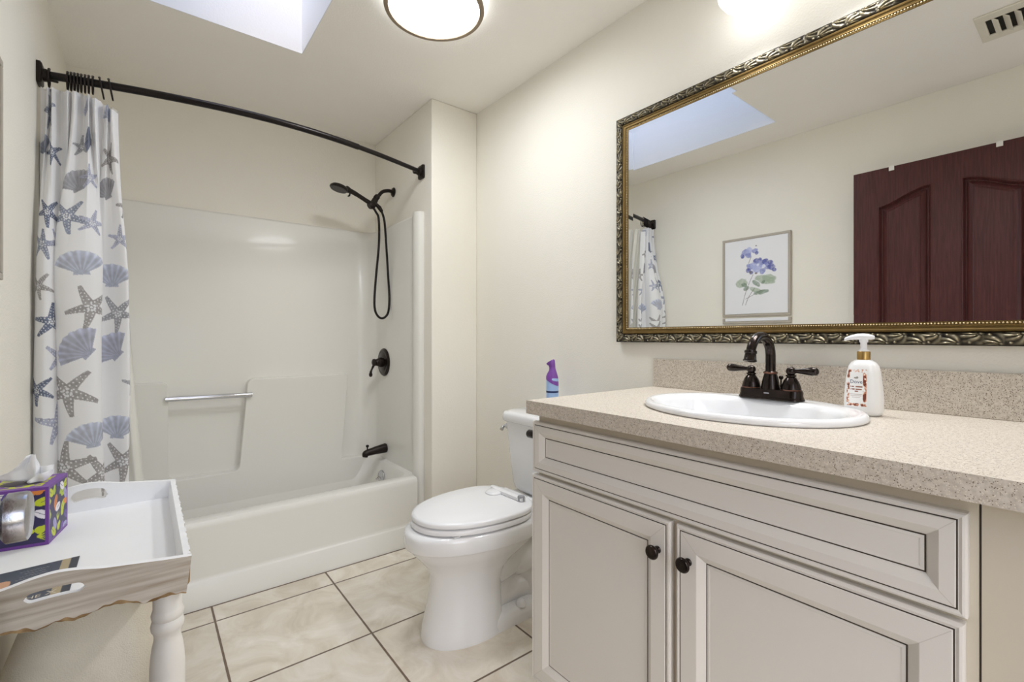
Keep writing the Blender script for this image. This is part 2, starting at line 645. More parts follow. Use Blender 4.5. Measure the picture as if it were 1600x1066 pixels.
# ------------------------------------------------------------------ the setting
struct(MB().box(XL - 0.12, XR + 0.12, YN - 0.9, YB + 0.1, -0.08, 0.0).build('floor', M['tile']))
struct(MB().box(XL, XA, YT - 0.006, YT - 0.0002, 0.0001, 0.0012).build('trim_2', M['grout']))
cl = MB()
a0, a1, b0, b1 = SKY
T = 0.06
cl.box(XL - 0.12, a0, YN - 0.12, YB + 0.1, ZC, ZC + T)
cl.box(a1, XR + 0.12, YN - 0.12, YB + 0.1, ZC, ZC + T)
cl.box(a0, a1, YN - 0.12, b0, ZC, ZC + T)
cl.box(a0, a1, b1, YB + 0.1, ZC, ZC + T)
struct(cl.build('ceiling', M['ceiling'], smooth=False))
sh = MB()
SHT = ZC + 0.64
sh.box(a0 - 0.04, a0, b0 - 0.04, b1 + 0.04, ZC + T, SHT)
sh.box(a1, a1 + 0.04, b0 - 0.04, b1 + 0.04, ZC + T, SHT)
sh.box(a0, a1, b0 - 0.04, b0, ZC + T, SHT)
sh.box(a0, a1, b1, b1 + 0.04, ZC + T, SHT)
# thin painted lining that covers the cut edge of the ceiling
sh.box(a0, a0 + 0.004, b0, b1, ZC - 0.0005, SHT)
sh.box(a1 - 0.004, a1, b0, b1, ZC - 0.0005, SHT)
sh.box(a0 + 0.004, a1 - 0.004, b0, b0 + 0.004, ZC - 0.0005, SHT)
sh.box(a0 + 0.004, a1 - 0.004, b1 - 0.004, b1, ZC - 0.0005, SHT)
struct(sh.build('trim_1', M['shaft'], smooth=False))
fr = MB()
for (x0, x1, y0, y1) in ((a0 - 0.04, a0 + 0.02, b0 - 0.04, b1 + 0.04), (a1 - 0.02, a1 + 0.04, b0 - 0.04, b1 + 0.04),
                         (a0 + 0.02, a1 - 0.02, b0 - 0.04, b0 + 0.02), (a0 + 0.02, a1 - 0.02, b1 - 0.02, b1 + 0.04)):
    fr.box(x0, x1, y0, y1, SHT, SHT + 0.05)
struct(fr.build('window_1', M['plastic'], smooth=False))

struct(MB().box(XR, XR + 0.1, YN - 0.1, YB + 0.1, 0, ZC).build('wall_right', M['wall']))
struct(MB().box(XL - 0.1, XL, YN - 0.1, YB + 0.1, 0, ZC).build('wall_left', M['wall']))
struct(MB().box(XL, XR, YB, YB + 0.1, 0, ZC).build('wall_back', M['wall']))
struct(MB().box(XA, XR, YRET, YB, 0, ZC).build('wall_alcove', M['wall'], bevel=0.006, seg=3))
nw = MB()
nw.box(XL, -0.16, YN - 0.1, YN, 0, ZC)
nw.box(0.60, XR, YN - 0.1, YN, 0, ZC)
nw.box(-0.16, 0.60, YN - 0.1, YN, 2.03, ZC)
struct(nw.build('wall_near', M['wall'], smooth=False))
struct(MB().box(XL, -0.205, YN, 0.085, 0, ZC).build('wall_stub', M['wall'], smooth=False))

# ------------------------------------------------------------------ door (open against the left wall)
DX, DY0, DY1, DZ0, DZ1 = -0.146, 0.10, 0.866, 0.012, 2.005


def door_height(Y, Z):
    """relief of the door face, 0 at the stiles, negative in the grooves"""
    h = np.zeros_like(Y)
    mid = (DY0 + DY1) / 2
    for (p0, p1) in ((0.212, 0.432), (0.540, 0.757)):
        outer_is_high = p0 > mid
        t = np.clip((Y - p0) / (p1 - p0), 0, 1)
        if not outer_is_high:
            t = 1 - t                      # t: 0 at the middle of the door, 1 at its edge
        zt = 1.875 - 0.070 * (3 * t ** 2 - 2 * t ** 3) + 0.004 * np.sin(PI * t)
        for (q0, q1) in ((0.95, None), (0.22, 0.80)):
            top = zt if q1 is None else np.full_like(Y, q1)
            d = np.minimum(np.minimum(Y - p0, p1 - Y), np.minimum(Z - q0, top - Z))
            g = np.interp(d, [-0.001, 0.0, 0.005, 0.008, 0.012, 0.019, 0.022, 0.040, 0.043, 0.050], [0, 0.002, 0.003, -0.007, -0.016, -0.016, -0.012, -0.002, -0.006, -0.003])
            h = np.where(d > -0.001, g, h)
    return h


ny, nz = 210, 520
Yg, Zg = np.meshgrid(np.linspace(DY0, DY1, ny), np.linspace(DZ0, DZ1, nz))
Hg = door_height(Yg, Zg)
Pg = np.stack([DX + Hg, Yg, Zg], -1)
door = MB()
door.v = [tuple(p) for p in Pg.reshape(-1, 3)]
ix = np.arange(ny * nz).reshape(nz, ny)
door.f = [tuple(q) for q in np.stack([ix[:-1, :-1], ix[:-1, 1:], ix[1:, 1:], ix[1:, :-1]], -1).reshape(-1, 4).tolist()]
door.mi = [0] * len(door.f)
bx0 = DX - 0.036
door.add([(DX, DY0, DZ0), (DX, DY1, DZ0), (DX, DY1, DZ1), (DX, DY0, DZ1), (bx0, DY0, DZ0), (bx0, DY1, DZ0), (bx0, DY1, DZ1), (bx0, DY0, DZ1)],
         [(0, 1, 5, 4), (1, 2, 6, 5), (2, 3, 7, 6), (3, 0, 4, 7), (4, 5, 6, 7)])
door_o = struct(door.build('door_1', M['door'], angle=30))
kb = MB()
kb.lathe([(0.033, 0.0005), (0.033, 0.004), (0.028, 0.007), (0.012, 0.009), (0.011, 0.012)], (DX, 0.815, 0.892), (1, 0, 0), 32)
kb.lathe([(0.011, 0.010), (0.024, 0.012), (0.0295, 0.016), (0.0295, 0.031), (0.0285, 0.034), (0.026, 0.0355), (0.0001, 0.036)], (DX, 0.815, 0.892), (1, 0, 0), 40)
kb.build('door_knob', M['steel'], door_o)
hg = MB()
for z in (0.25, 1.05, 1.80):
    hg.tube([(DX - 0.004, DY0 - 0.006, z), (DX - 0.004, DY0 - 0.006, z + 0.09)], 0.006, 10)
hg.build('door_hinge', M['steel'], door_o)

# white hooks over the top edge of the door
for k, (y, lab) in enumerate(((0.698, 'small white over-door hook near the free edge of the dark door'),
                              (0.304, 'small white over-door hook near the hinge side of the dark door'))):
    h = MB()
    h.box(DX - 0.039, DX + 0.0055, y - 0.011, y + 0.011, DZ1 + 0.0005, DZ1 + 0.003)
    h.box(DX + 0.0035, DX + 0.0055, y - 0.011, y + 0.011, DZ1 - 0.022, DZ1 + 0.0005)
    h.box(DX - 0.039, DX - 0.0375, y - 0.011, y + 0.011, DZ1 - 0.022, DZ1 + 0.0005)
    tag(h.build('over_door_hook', M['hook_white'], smooth=False), lab, 'hook', 'hooks over the dark door')

# ------------------------------------------------------------------ tub and surround
TX0, TX1 = XL + 0.001, XA - 0.001
RIM = 0.356
tub = thing('bathtub', 'glossy off-white one-piece bathtub with tall wall surround in the alcove', 'bathtub', ((TX0 + TX1) / 2, (YT + YB) / 2, 0))
cx, cy = (TX0 + TX1) / 2, (YT + YB) / 2
b = MB()
hx, hy = (TX1 - TX0) / 2, (YB - YT) / 2 - 0.0005
AX = TX1 - 0.050        # the apron stops short of the alcove's side wall
# apron with a stepped skirt
ap = [(YT, 0.0), (YT, 0.106), (YT + 0.0035, 0.111), (YT + 0.007, 0.116), (YT + 0.007, 0.128), (YT + 0.006, RIM - 0.03), (YT + 0.007, RIM - 0.014), (YT + 0.012, RIM - 0.004), (YT + 0.022, RIM),
      (YT + 0.070, RIM + 0.001), (YT + 0.082, RIM - 0.006), (YT + 0.090, RIM - 0.022), (YT + 0.115, 0.12), (YT + 0.115, 0.0)]
b.loft([[(x, y, z) for y, z in ap] for x in (TX0, AX)], True)
# basin
ix0, ix1 = TX0 + 0.075, TX1 - 0.075
rings = []
for (ins, z, r) in ((0.030, RIM - 0.002, 0.06), (0.055, RIM - 0.008, 0.08), (0.066, RIM - 0.03, 0.09), (0.085, 0.20, 0.10), (0.11, 0.10, 0.11), (0.17, 0.075, 0.10)):
    y0 = YT + ins + 0.035
    rings.append(rrect(cx, (y0 + YB - ins) / 2, hx - ins, (YB - ins - y0) / 2, r, z))
b.loft(rings, True, False, True)
# closing ledge between basin and the walls
b.loft([rrect(cx, (YT + 0.06 + YB) / 2, hx, (YB - YT - 0.06) / 2 - 0.002, 0.002, RIM - 0.002), rings[0]], True, False, False)
b.build('tub', M['fiberglass'], tub)
# surround: U-shaped sheet with rounded corners
SZ0, SZ1 = RIM - 0.01, 1.788
pin, pout = [], []
IX1, IY1, IX0 = XA - 0.028, YB - 0.022, XL + 0.028
path = [(IX1, YT + 0.10)]
rr = 0.115
for k in range(9):
    a = R(90 * k / 8)
    path.append((IX1 - rr + rr * math.cos(a), IY1 - rr + rr * math.sin(a)))
for k in range(9):
    a = R(90 + 90 * k / 8)
    path.append((IX0 + rr + rr * math.cos(a), IY1 - rr + rr * math.sin(a)))
path.append((IX0, YT + 0.10))
outer = [(XA - 0.001, YT + 0.10)] + [(XA - 0.001, YB - 0.001)] * 9 + [(XL + 0.001, YB - 0.001)] * 9 + [(XL + 0.001, YT + 0.10)]
sr = MB()
ringset = []
for (z, t) in ((SZ0, 0), (SZ1 - 0.012, 0), (SZ1 - 0.003, 0.12), (SZ1, 0.4)):
    ringset.append([(p[0] + (q[0] - p[0]) * t, p[1] + (q[1] - p[1]) * t, z) for p, q in zip(path, outer)])
ringset.append([(q[0], q[1], SZ1 + 0.0005) for q in outer])
ringset.append([(q[0], q[1], SZ0) for q in outer])
sr.loft(ringset + [ringset[0]], False, False, False)
# rounded front flange strips of the side panels
for sx, xw, xi in ((1, XA - 0.001, IX1), (-1, XL + 0.001, IX0)):
    x0 = xi - sx * 0.016
    o1 = [(xw, YT + 0.026), (xi + sx * 0.004, YT + 0.026), (xi - sx * 0.006, YT + 0.034), (x0 + sx * 0.002, YT + 0.05), (x0, YT + 0.066), (x0 + sx * 0.003, YT + 0.088), (xi - sx * 0.002, YT + 0.110), (xi + sx * 0.006, YT + 0.125), (xw, YT + 0.125)]
    sr.prism(o1, 'z', 0.003, SZ1 + 0.006)
sr.build('surround_wall', M['fiberglass'], tub, angle=50)
# moulded lower back wall: two raised blocks with the recess between them
LW = MB()


def arc2(cx_, cz_, r, a0_, a1_, n=7):
    return [(cx_ + r * math.cos(R(a0_ + (a1_ - a0_) * k / n)), cz_ + r * math.sin(R(a0_ + (a1_ - a0_) * k / n))) for k in range(n + 1)]


out = [(XL + 0.03, 0.085), (XL + 0.03, 0.879)]
out += arc2(0.062, 0.851, 0.028, 90, 0)
out += arc2(0.125, 0.412, 0.033, 180, 270)
out += arc2(0.372, 0.414, 0.033, 270, 355)
out += arc2(0.477, 0.844, 0.034, 176, 90)
out += [(0.985, 0.878), (0.990, 0.873), (0.953, 0.37), (0.962, 0.356), (IX1 - 0.004, 0.352), (IX1 - 0.004, 0.085)]
LW.prism(out, 'y', IY1 + 0.01, YB - 0.082)
lw_o = LW.build('moulded_back_panel', M['fiberglass'], tub, bevel=0.016, seg=4, angle=60)
gb = MB()
gb.tube([(0.078, 2.905, 0.797), (0.462, 2.905, 0.793)], 0.0125, 20)
part_label(gb.build('grab_bar', M['chrome'], tub), 'polished chrome grab bar')
ov = MB()
ov.lathe([(0.036, -0.004), (0.036, 0.004), (0.030, 0.009), (0.0001, 0.011)], (1.118, 2.70, 0.272), (-1, 0, 0.15), 28)
ov.tube([(1.11, 2.70, 0.272), (1.092, 2.70, 0.262), (1.085, 2.70, 0.256)], [0.004, 0.004, 0.005], 8)
part_label(ov.build('overflow_plate', M['chrome'], tub), 'chrome overflow plate with trip lever')

# ------------------------------------------------------------------ tub fittings
sp = thing('tub_spout', 'dark bronze tub spout with pull-up diverter below the valve', 'faucet', (IX1, 2.755, 0.42))
s = MB()
prof = [(0.0, 0.0265, 0.424), (0.004, 0.0285, 0.424), (0.010, 0.0285, 0.424), (0.03, 0.027, 0.422), (0.07, 0.024, 0.418), (0.105, 0.021, 0.413), (0.125, 0.0195, 0.410), (0.138, 0.018, 0.406), (0.146, 0.013, 0.402), (0.149, 0.005, 0.400)]
s.loft([[(IX1 - dx, 2.755 + r * math.cos(2 * PI * k / 24), z + r * math.sin(2 * PI * k / 24)) for k in range(24)] for dx, r, z in prof])
s.lathe([(0.0165, 0), (0.015, 0.024), (0.011, 0.025)], (IX1 - 0.127, 2.755, 0.411), (-0.18, 0, -1), 20)
s.build('spout_body', M['matte_bronze'], sp)
s = MB()
s.lathe([(0.004, 0), (0.004, 0.018), (0.008, 0.021), (0.0095, 0.027), (0.007, 0.033), (0.0001, 0.035)], (IX1 - 0.118, 2.755, 0.425), (0, 0, 1), 16)
s.build('diverter_knob', M['matte_bronze'], sp)

vl = thing('shower_valve', 'round dark bronze shower valve with drop lever on the tub wall', 'valve', (IX1, 2.782, 0.953))
s = MB()
VY, VZ = 2.782, 0.953
s.lathe([(0.087, 0.0005), (0.087, 0.004), (0.082, 0.010), (0.070, 0.013), (0.066, 0.012), (0.060, 0.014), (0.030, 0.018), (0.028, 0.03)], (IX1, VY, VZ), (-1, 0, 0), 40)
s.build('escutcheon', M['bronze'], vl)
s = MB()
s.lathe([(0.030, 0.018), (0.030, 0.036), (0.024, 0.042), (0.020, 0.056), (0.023, 0.062), (0.022, 0.072), (0.012, 0.078), (0.0001, 0.079)], (IX1, VY, VZ), (-1, 0, 0), 28)
s.build('valve_hub', M['bronze'], vl)
s = MB()
s.tube(bez([(IX1 - 0.066, VY, VZ - 0.014), (IX1 - 0.075, VY + 0.004, VZ - 0.034), (IX1 - 0.083, VY + 0.006, VZ - 0.055), (IX1 - 0.085, VY + 0.006, VZ - 0.074), (IX1 - 0.083, VY + 0.006, VZ - 0.088)], 6),
       [0.007] * 6 + [0.006] * 6 + [0.0075] * 4 + [0.0105] * 5 + [0.009, 0.008, 0.006, 0.002], 14)
s.build('valve_lever', M['bronze'], vl)

# hand shower on its arm
hs = thing('hand_shower', 'dark bronze hand shower on wall arm with looped hose', 'shower head', (XA, 2.705, 1.995))
s = MB()
s.lathe([(0.029, 0.0008), (0.029, 0.004), (0.022, 0.011), (0.013, 0.014)], (XA, 2.705, 1.998), (-1, 0, 0), 28)
s.build('wall_flange', M['matte_bronze'], hs)
s = MB()
s.tube(bez([(XA - 0.004, 2.705, 1.998), (1.165, 2.70, 2.0), (1.125, 2.693, 1.985), (1.10, 2.69, 1.958), (1.083, 2.688, 1.935)], 8), 0.0105, 16)
s.build('shower_arm', M['matte_bronze'], hs)
s = MB()
s.lathe([(0.014, 0), (0.017, 0.004), (0.017, 0.022), (0.014, 0.026)], (1.093, 2.689, 1.952), (-0.62, -0.05, -0.78), 20)
s.tube([(1.078, 2.688, 1.930), (1.060, 2.687, 1.898)], [0.017, 0.019], 18)
s.lathe([(0.019, -0.016), (0.021, -0.012), (0.021, 0.016), (0.018, 0.022)], (1.055, 2.687, 1.893), (-0.75, -0.03, -0.5), 20)
s.tube([(1.082, 2.69, 1.902), (1.102, 2.69, 1.884), (1.118, 2.69, 1.862)], [0.010, 0.013, 0.010], 14)
s.build('diverter_bracket', M['matte_bronze'], hs)
s = MB()
s.tube(bez([(1.066, 2.688, 1.872), (1.048, 2.687, 1.897), (1.015, 2.684, 1.912), (0.972, 2.68, 1.930), (0.930, 2.674, 1.944), (0.895, 2.67, 1.951)], 6),
       [0.011] * 4 + [0.013] * 8 + [0.0125] * 8 + [0.0135] * 6 + [0.016, 0.018, 0.02, 0.02, 0.018], 16)
s.tube([(0.921, 2.672, 1.935), (0.917, 2.672, 1.917), (0.908, 2.672, 1.912)], [0.005, 0.005, 0.004], 10)
s.build('shower_handle', M['matte_bronze'], hs)
s = MB()
s.lathe([(0.0001, 0.020), (0.022, 0.018), (0.040, 0.011), (0.049, 0.002), (0.050, -0.006), (0.046, -0.010)], (0.857, 2.666, 1.949), (0.24, 0.0, 0.97), 36, cap1=False)
s.build('shower_head', M['matte_bronze'], hs)
s = MB()
s.lathe([(0.0465, -0.0085), (0.044, -0.0125), (0.020, -0.0135), (0.0001, -0.0135)], (0.857, 2.666, 1.949), (0.24, 0.0, 0.97), 36)
for rr_, nn in ((0.012, 6), (0.024, 12), (0.036, 18)):
    ax = Vector((0.24, 0, 0.97)).normalized()
    e1 = ax.cross(Vector((0, 1, 0))).normalized()
    e2 = ax.cross(e1)
    for k in range(nn):
        p = Vector((0.857, 2.666, 1.949)) + e1 * rr_ * math.cos(2 * PI * k / nn) + e2 * rr_ * math.sin(2 * PI * k / nn) - ax * 0.0135
        s.ball(p, 0.0016, 6, 4)
s.build('spray_face', M['dark_rubber'], hs)
s = MB()
hose = [(1.064, 2.688, 1.876), (1.080, 2.690, 1.855), (1.098, 2.690, 1.815), (1.100, 2.690, 1.675), (1.083, 2.690, 1.487), (1.072, 2.690, 1.345), (1.075, 2.690, 1.273), (1.093, 2.690, 1.235),
        (1.119, 2.690, 1.222), (1.145, 2.690, 1.237), (1.160, 2.690, 1.270), (1.165, 2.690, 1.350), (1.158, 2.690, 1.470), (1.149, 2.690, 1.612), (1.138, 2.690, 1.770), (1.129, 2.690, 1.830), (1.112, 2.690, 1.872)]
s.tube(bez(hose, 8), 0.0068, 12)
s.build('shower_hose', M['rod'], hs)

# ------------------------------------------------------------------ shower curtain rod
rd = thing('shower_curtain_rod', 'dark bowed shower curtain rod across the tub alcove', 'curtain rod', ((XL + XA) / 2, 2.28, 2.016))
RZ = 2.016


def rod_pt(x):
    u = (x - XL) / (XA - XL)
    return Vector((x, 2.270 + 0.058 * u - 0.145 * math.sin(PI * min(1, max(0, u))), RZ))


s = MB()
xs = [XL + 0.028 + (0.77 - XL) * k / 24 for k in range(25)]
s.tube([rod_pt(x) for x in xs], 0.0135, 18)
s.build('rod_outer_tube', M['rod'], rd)
s = MB()
x1 = XA - 0.022
s.tube([rod_pt(0.75 + (x1 - 0.75) * k / 12) for k in range(13)], 0.0112, 18)
s.build('rod_inner_tube', M['rod'], rd)
for sx, xw in ((1, XL), (-1, XA)):
    p = rod_pt(xw)
    s = MB()
    ring = lambda h, hh, d, r: [(xw + sx * d, q[0], q[1]) for q in [(pp[0], pp[1]) for pp in rrect(p.y, p.z, h, hh, r, 0, 4)]]
    s.loft([ring(0.030, 0.037, 0.0006, 0.008), ring(0.030, 0.037, 0.010, 0.008), ring(0.026, 0.033, 0.014, 0.008), ring(0.020, 0.024, 0.015, 0.008)])
    s.lathe([(0.022, 0.012), (0.021, 0.024), (0.0165, 0.034), (0.0165, 0.050), (0.0150, 0.052)], (xw, p.y, p.z), (sx, 0, 0), 20)
    s.build('rod_flange', M['matte_bronze'], rd)


# ------------------------------------------------------------------ shower curtain
def path_fn(ctrl, n=40):
    P = bez([(x, y, 0) for x, y in ctrl], n)
    A = np.array([(p.x, p.y) for p in P])
    d = np.r_[0, np.cumsum(np.hypot(*np.diff(A, axis=0).T))]
    return A, d


low = [(-0.283, 2.225), (-0.287, 2.185), (-0.280, 2.150), (-0.2626, 2.132), (-0.246, 2.140), (-0.228, 2.170), (-0.208, 2.205), (-0.205, 2.220), (-0.216, 2.222), (-0.234, 2.195), (-0.238, 2.168), (-0.228, 2.145),
       (-0.204, 2.130), (-0.1644, 2.125), (-0.135, 2.130), (-0.119, 2.148), (-0.118, 2.170), (-0.132, 2.205), (-0.148, 2.225), (-0.142, 2.238), (-0.118, 2.240), (-0.092, 2.230), (-0.069, 2.216), (-0.053, 2.214), (-0.050, 2.232), (-0.056, 2.246)]
nfold = 8
top = []
for k in range(4 * nfold + 1):
    u = k / (4 * nfold)
    x = -0.284 + u * (0.206)
    top.append((x + 0.006 * math.sin(2 * PI * u * nfold * 0.5), rod_pt(x).y - 0.006 + 0.021 * math.sin(2 * PI * nfold * u + 0.6 + 0.8 * math.sin(7 * u))))
Alow, dlow = path_fn(low)
Atop, dtop = path_fn(top, 10)
Slen = dlow[-1]
NS, NZ = 480, 760
ss = np.linspace(0, Slen, NS)
lx, ly = np.interp(ss, dlow, Alow[:, 0]), np.interp(ss, dlow, Alow[:, 1])
tt = ss / Slen * dtop[-1]
tx, ty = np.interp(tt, dtop, Atop[:, 0]), np.interp(tt, dtop, Atop[:, 1])
ZTOP, ZBOT = 1.978, 0.24
zz = np.linspace(0, 1, NZ)
u_ = ss / Slen
ztop = 1.976 - 0.050 * np.clip((u_ - 0.55) / 0.45, 0, 1) ** 1.2 - 0.010 * np.abs(np.sin(PI * nfold * u_)) ** 0.7
Zc = ztop[None, :] * (1 - zz[:, None]) + ZBOT * zz[:, None]
w = np.clip((Zc - 1.30) / (1.96 - 1.30), 0, 1)
w = w * w * (3 - 2 * w)
Xc = lx[None, :] * (1 - w) + tx[None, :] * w
Yc = ly[None, :] * (1 - w) + ty[None, :] * w
# gentle sway of the folds down the cloth; it drops straight and widens a little
Xc = Xc + 0.004 * np.sin(Zc * 5 + u_[None, :] * 9) * (1 - w) + 0.006 * np.clip((1.2 - Zc) / 0.6, 0, 1) * u_[None, :]
Yc = Yc + 0.005 * np.sin(Zc * 3.1 + u_[None, :] * 13) * (1 - w)
Xc = np.maximum(Xc, XL + 0.003)
S2 = np.broadcast_to(ss[None, :], Zc.shape)
paint = np.empty(Zc.shape + (3,))
paint[:] = rgb(250, 250, 252)[:3]


def hashn(a, b):
    v = np.sin(a * 127.1 + b * 311.7) * 43758.5453
    return v - np.floor(v)


def vnoise(x, y):
    xi, yi = np.floor(x), np.floor(y)
    fx, fy = x - xi, y - yi
    fx, fy = fx * fx * (3 - 2 * fx), fy * fy * (3 - 2 * fy)
    return (hashn(xi, yi) * (1 - fx) + hashn(xi + 1, yi) * fx) * (1 - fy) + (hashn(xi, yi + 1) * (1 - fx) + hashn(xi + 1, yi + 1) * fx) * fy


def lerp_paint(tgt, mask, col):
    m = np.clip(mask, 0, 1)[..., None]
    tgt[:] = tgt * (1 - m) + np.asarray(col) * m


def star(P, U, V, u0, v0, rad, rot, col, dots=(0.86, 0.87, 0.9)):
    x, y = U - u0, V - v0
    sel = (np.abs(x) < rad * 1.1) & (np.abs(y) < rad * 1.1)
    if not sel.any():
        return
    x, y = x[sel], y[sel]
    sub = P[sel]
    mottled = 0.80 + 0.45 * vnoise(x / 0.006, y / 0.006)
    inside = np.zeros_like(x)
    dot = np.zeros_like(x)
    for k in range(5):
        a = R(rot + 72 * k)
        ln = rad * (1.0 if k % 2 == 0 else 0.92)
        al = x * math.cos(a) + y * math.sin(a)
        pe = -x * math.sin(a) + y * math.cos(a) - 0.12 * rad * (al / rad) ** 2 * (1 if k % 2 else -1)
        tip = np.clip(al / ln, 0, 1)
        wd = rad * 0.215 * np.clip(1 - 0.72 * al / ln, 0, 1) + rad * 0.01
        inside = np.maximum(inside, ((al > -0.02 * rad) & (al < ln) & (np.abs(pe) < wd)).astype(float))
        sp_ = rad * 0.15
        for side in (-0.5, 0.5):
            da = (al + side * sp_ * 0.6) / sp_
            da = (da - np.round(da)) * sp_
            dp = pe - side * wd * 0.95
            dot = np.maximum(dot, ((da ** 2 + dp ** 2 < (rad * 0.034 * (1.1 - 0.6 * tip)) ** 2) & (al > 0.05 * rad) & (al < 0.86 * ln)).astype(float))
    for k in range(6):
        a = R(rot + 36 + 60 * k)
        r0 = rad * (0.0 if k == 5 else 0.13)
        dot = np.maximum(dot, ((x - r0 * math.cos(a)) ** 2 + (y - r0 * math.sin(a)) ** 2 < (rad * 0.05) ** 2).astype(float))
    c = np.asarray(col)[None, :] * mottled[:, None]
    sub = sub * (1 - 0.92 * inside[:, None]) + c * 0.92 * inside[:, None]
    dd = (dot * inside)[:, None]
    sub = sub * (1 - dd) + np.asarray(dots) * dd
    P[sel] = sub


def shell(P, U, V, u0, v0, wid, rot, col):
    """scallop: hinge at the bottom for rot 0"""
    x, y = U - u0, V - v0
    sel = (np.abs(x) < wid) & (np.abs(y) < wid)
    if not sel.any():
        return
    x, y = x[sel], y[sel]
    a = R(rot)
    xx = x * math.cos(a) + y * math.sin(a)
    yy = -x * math.sin(a) + y * math.cos(a) + wid * 0.42
    sub = P[sel]
    ang = np.arctan2(xx * 0.86, yy)
    r = np.hypot(xx * 0.86, yy)
    rm = wid * 0.80 * (1 - 0.13 * (ang / 1.1) ** 2) * (1 + 0.018 * np.cos(ang * 24))
    fan = ((np.abs(ang) < 1.02) & (r < rm) & (r > wid * 0.02)).astype(float)
    ear = ((np.abs(xx) < wid * 0.21 - yy * 0.2) & (yy > wid * 0.0) & (yy < wid * 0.16)).astype(float)
    ribs = 0.5 + 0.5 * np.cos(ang * 24)
    edge = np.clip((r / rm - 0.72) / 0.28, 0, 1)
    tone = 0.66 + 0.62 * ribs ** 2 * (0.5 + 0.5 * edge) + 0.25 * vnoise(xx / 0.01, yy / 0.01) + 0.25 * edge
    c = np.asarray(col)[None, :] * tone[:, None]
    mk = np.maximum(fan * 0.86, ear * 0.9)[:, None]
    c = np.where(fan[:, None] > 0, c, np.asarray(col)[None, :] * 0.95)
    P[sel] = sub * (1 - mk) + np.clip(c, 0, 0.92) * mk


NAVY, SLATE, GREY, TAUPE, LAV, PALE = rgb(94, 106, 136)[:3], rgb(140, 148, 170)[:3], rgb(158, 158, 166)[:3], rgb(162, 158, 158)[:3], rgb(174, 178, 200)[:3], rgb(188, 194, 214)[:3]


def s_at(x, lo, hi):
    sel = (ss >= lo * Slen) & (ss <= hi * Slen)
    k = np.argmin(np.where(sel, np.abs(lx - x), 9))
    return ss[k]


def z_at(py):
    return CAMH + (526.7 - py) * 0.002155


iA0, iA1 = 0.0, 0.30
sx_all = lambda px, y=2.14: ((0.7866 * (px - 800) / 730 + 0.6175) / (0.7866 - 0.6175 * (px - 800) / 730)) * y
# panel ranges as fractions of the cloth width
pa = (0.0, dlow[40 * 5] / Slen)
pb = (dlow[40 * 11] / Slen, dlow[40 * 15] / Slen)
pc = (dlow[40 * 19] / Slen, 1.0)
VV = Zc
for (kind, pan, px, py, size, rot, col) in (
        ('shell', pb, 103, 277, 0.098, 28, GREY), ('shell', pc, 158, 279, 0.092, 28, GREY), ('star', pc, 172, 229, 0.064, 70, TAUPE), ('star', pc, 197, 306, 0.052, 100, TAUPE), ('star', pc, 188, 361, 0.050, 88, LAV),
        ('star', pa, 71, 334, 0.060, 50, NAVY), ('star', pb, 98, 338, 0.070, 60, SLATE), ('star', pb, 146, 345, 0.050, 80, LAV), ('shell', pb, 127, 410, 0.102, 8, PALE), ('shell', pc, 171, 422, 0.104, 0, PALE),
        ('star', pb, 146, 480, 0.076, 120, TAUPE), ('star', pc, 180, 487, 0.070, 128, GREY), ('star', pa, 79, 503, 0.062, 94, NAVY), ('star', pa, 57, 450, 0.05, 60, TAUPE), ('shell', pb, 122, 541, 0.112, 52, LAV), ('shell', pc, 164, 546, 0.110, 50, LAV),
        ('star', pa, 95, 558, 0.058, 150, LAV), ('star', pa, 58, 607, 0.056, 50, NAVY), ('star', pb, 104, 612, 0.090, 55, TAUPE), ('star', pc, 197, 607, 0.05, 170, GREY), ('star', pa, 100, 660, 0.078, 170, LAV),
        ('shell', pb, 143, 680, 0.106, 6, PALE), ('shell', pc, 181, 678, 0.104, -4, PALE), ('star', pb, 96, 728, 0.088, 92, TAUPE), ('star', pb, 158, 744, 0.080, 130, TAUPE), ('star', pc, 190, 738, 0.082, 130, TAUPE),
        ('star', pa, 55, 168, 0.068, 30, SLATE), ('shell', pa, 50, 222, 0.08, 20, SLATE), ('star', pa, 80, 235, 0.052, 40, NAVY), ('star', pb, 108, 216, 0.045, 100, GREY), ('shell', pc, 164, 150, 0.09, 16, PALE),
        ('shell', pb, 134, 205, 0.07, 80, NAVY), ('shell', pa, 66, 122, 0.06, 0, SLATE), ('star', pa, 62, 385, 0.055, 10, SLATE), ('star', pa, 88, 378, 0.045, 200, LAV), ('star', pb, 140, 270, 0.05, 100, LAV), ('shell', pb, 118, 148, 0.05, 60, LAV),
        ('star', pb, 120, 830, 0.08, 20, NAVY), ('shell', pc, 170, 850, 0.1, 10, LAV), ('shell', pa, 70, 800, 0.1, 10, PALE)):
    u0 = s_at(sx_all(px), *pan)
    if kind == 'star':
        star(paint, S2, VV, u0, z_at(py), size, rot, col)
    else:
        shell(paint, S2, VV, u0, z_at(py), size, rot, col)
cur = grid_obj('shower_curtain', np.stack([Xc, Yc, Zc], -1), paint, M['vc_cloth'])
tag(cur, 'white shower curtain printed with grey and blue starfish and scallop shells', 'shower curtain')

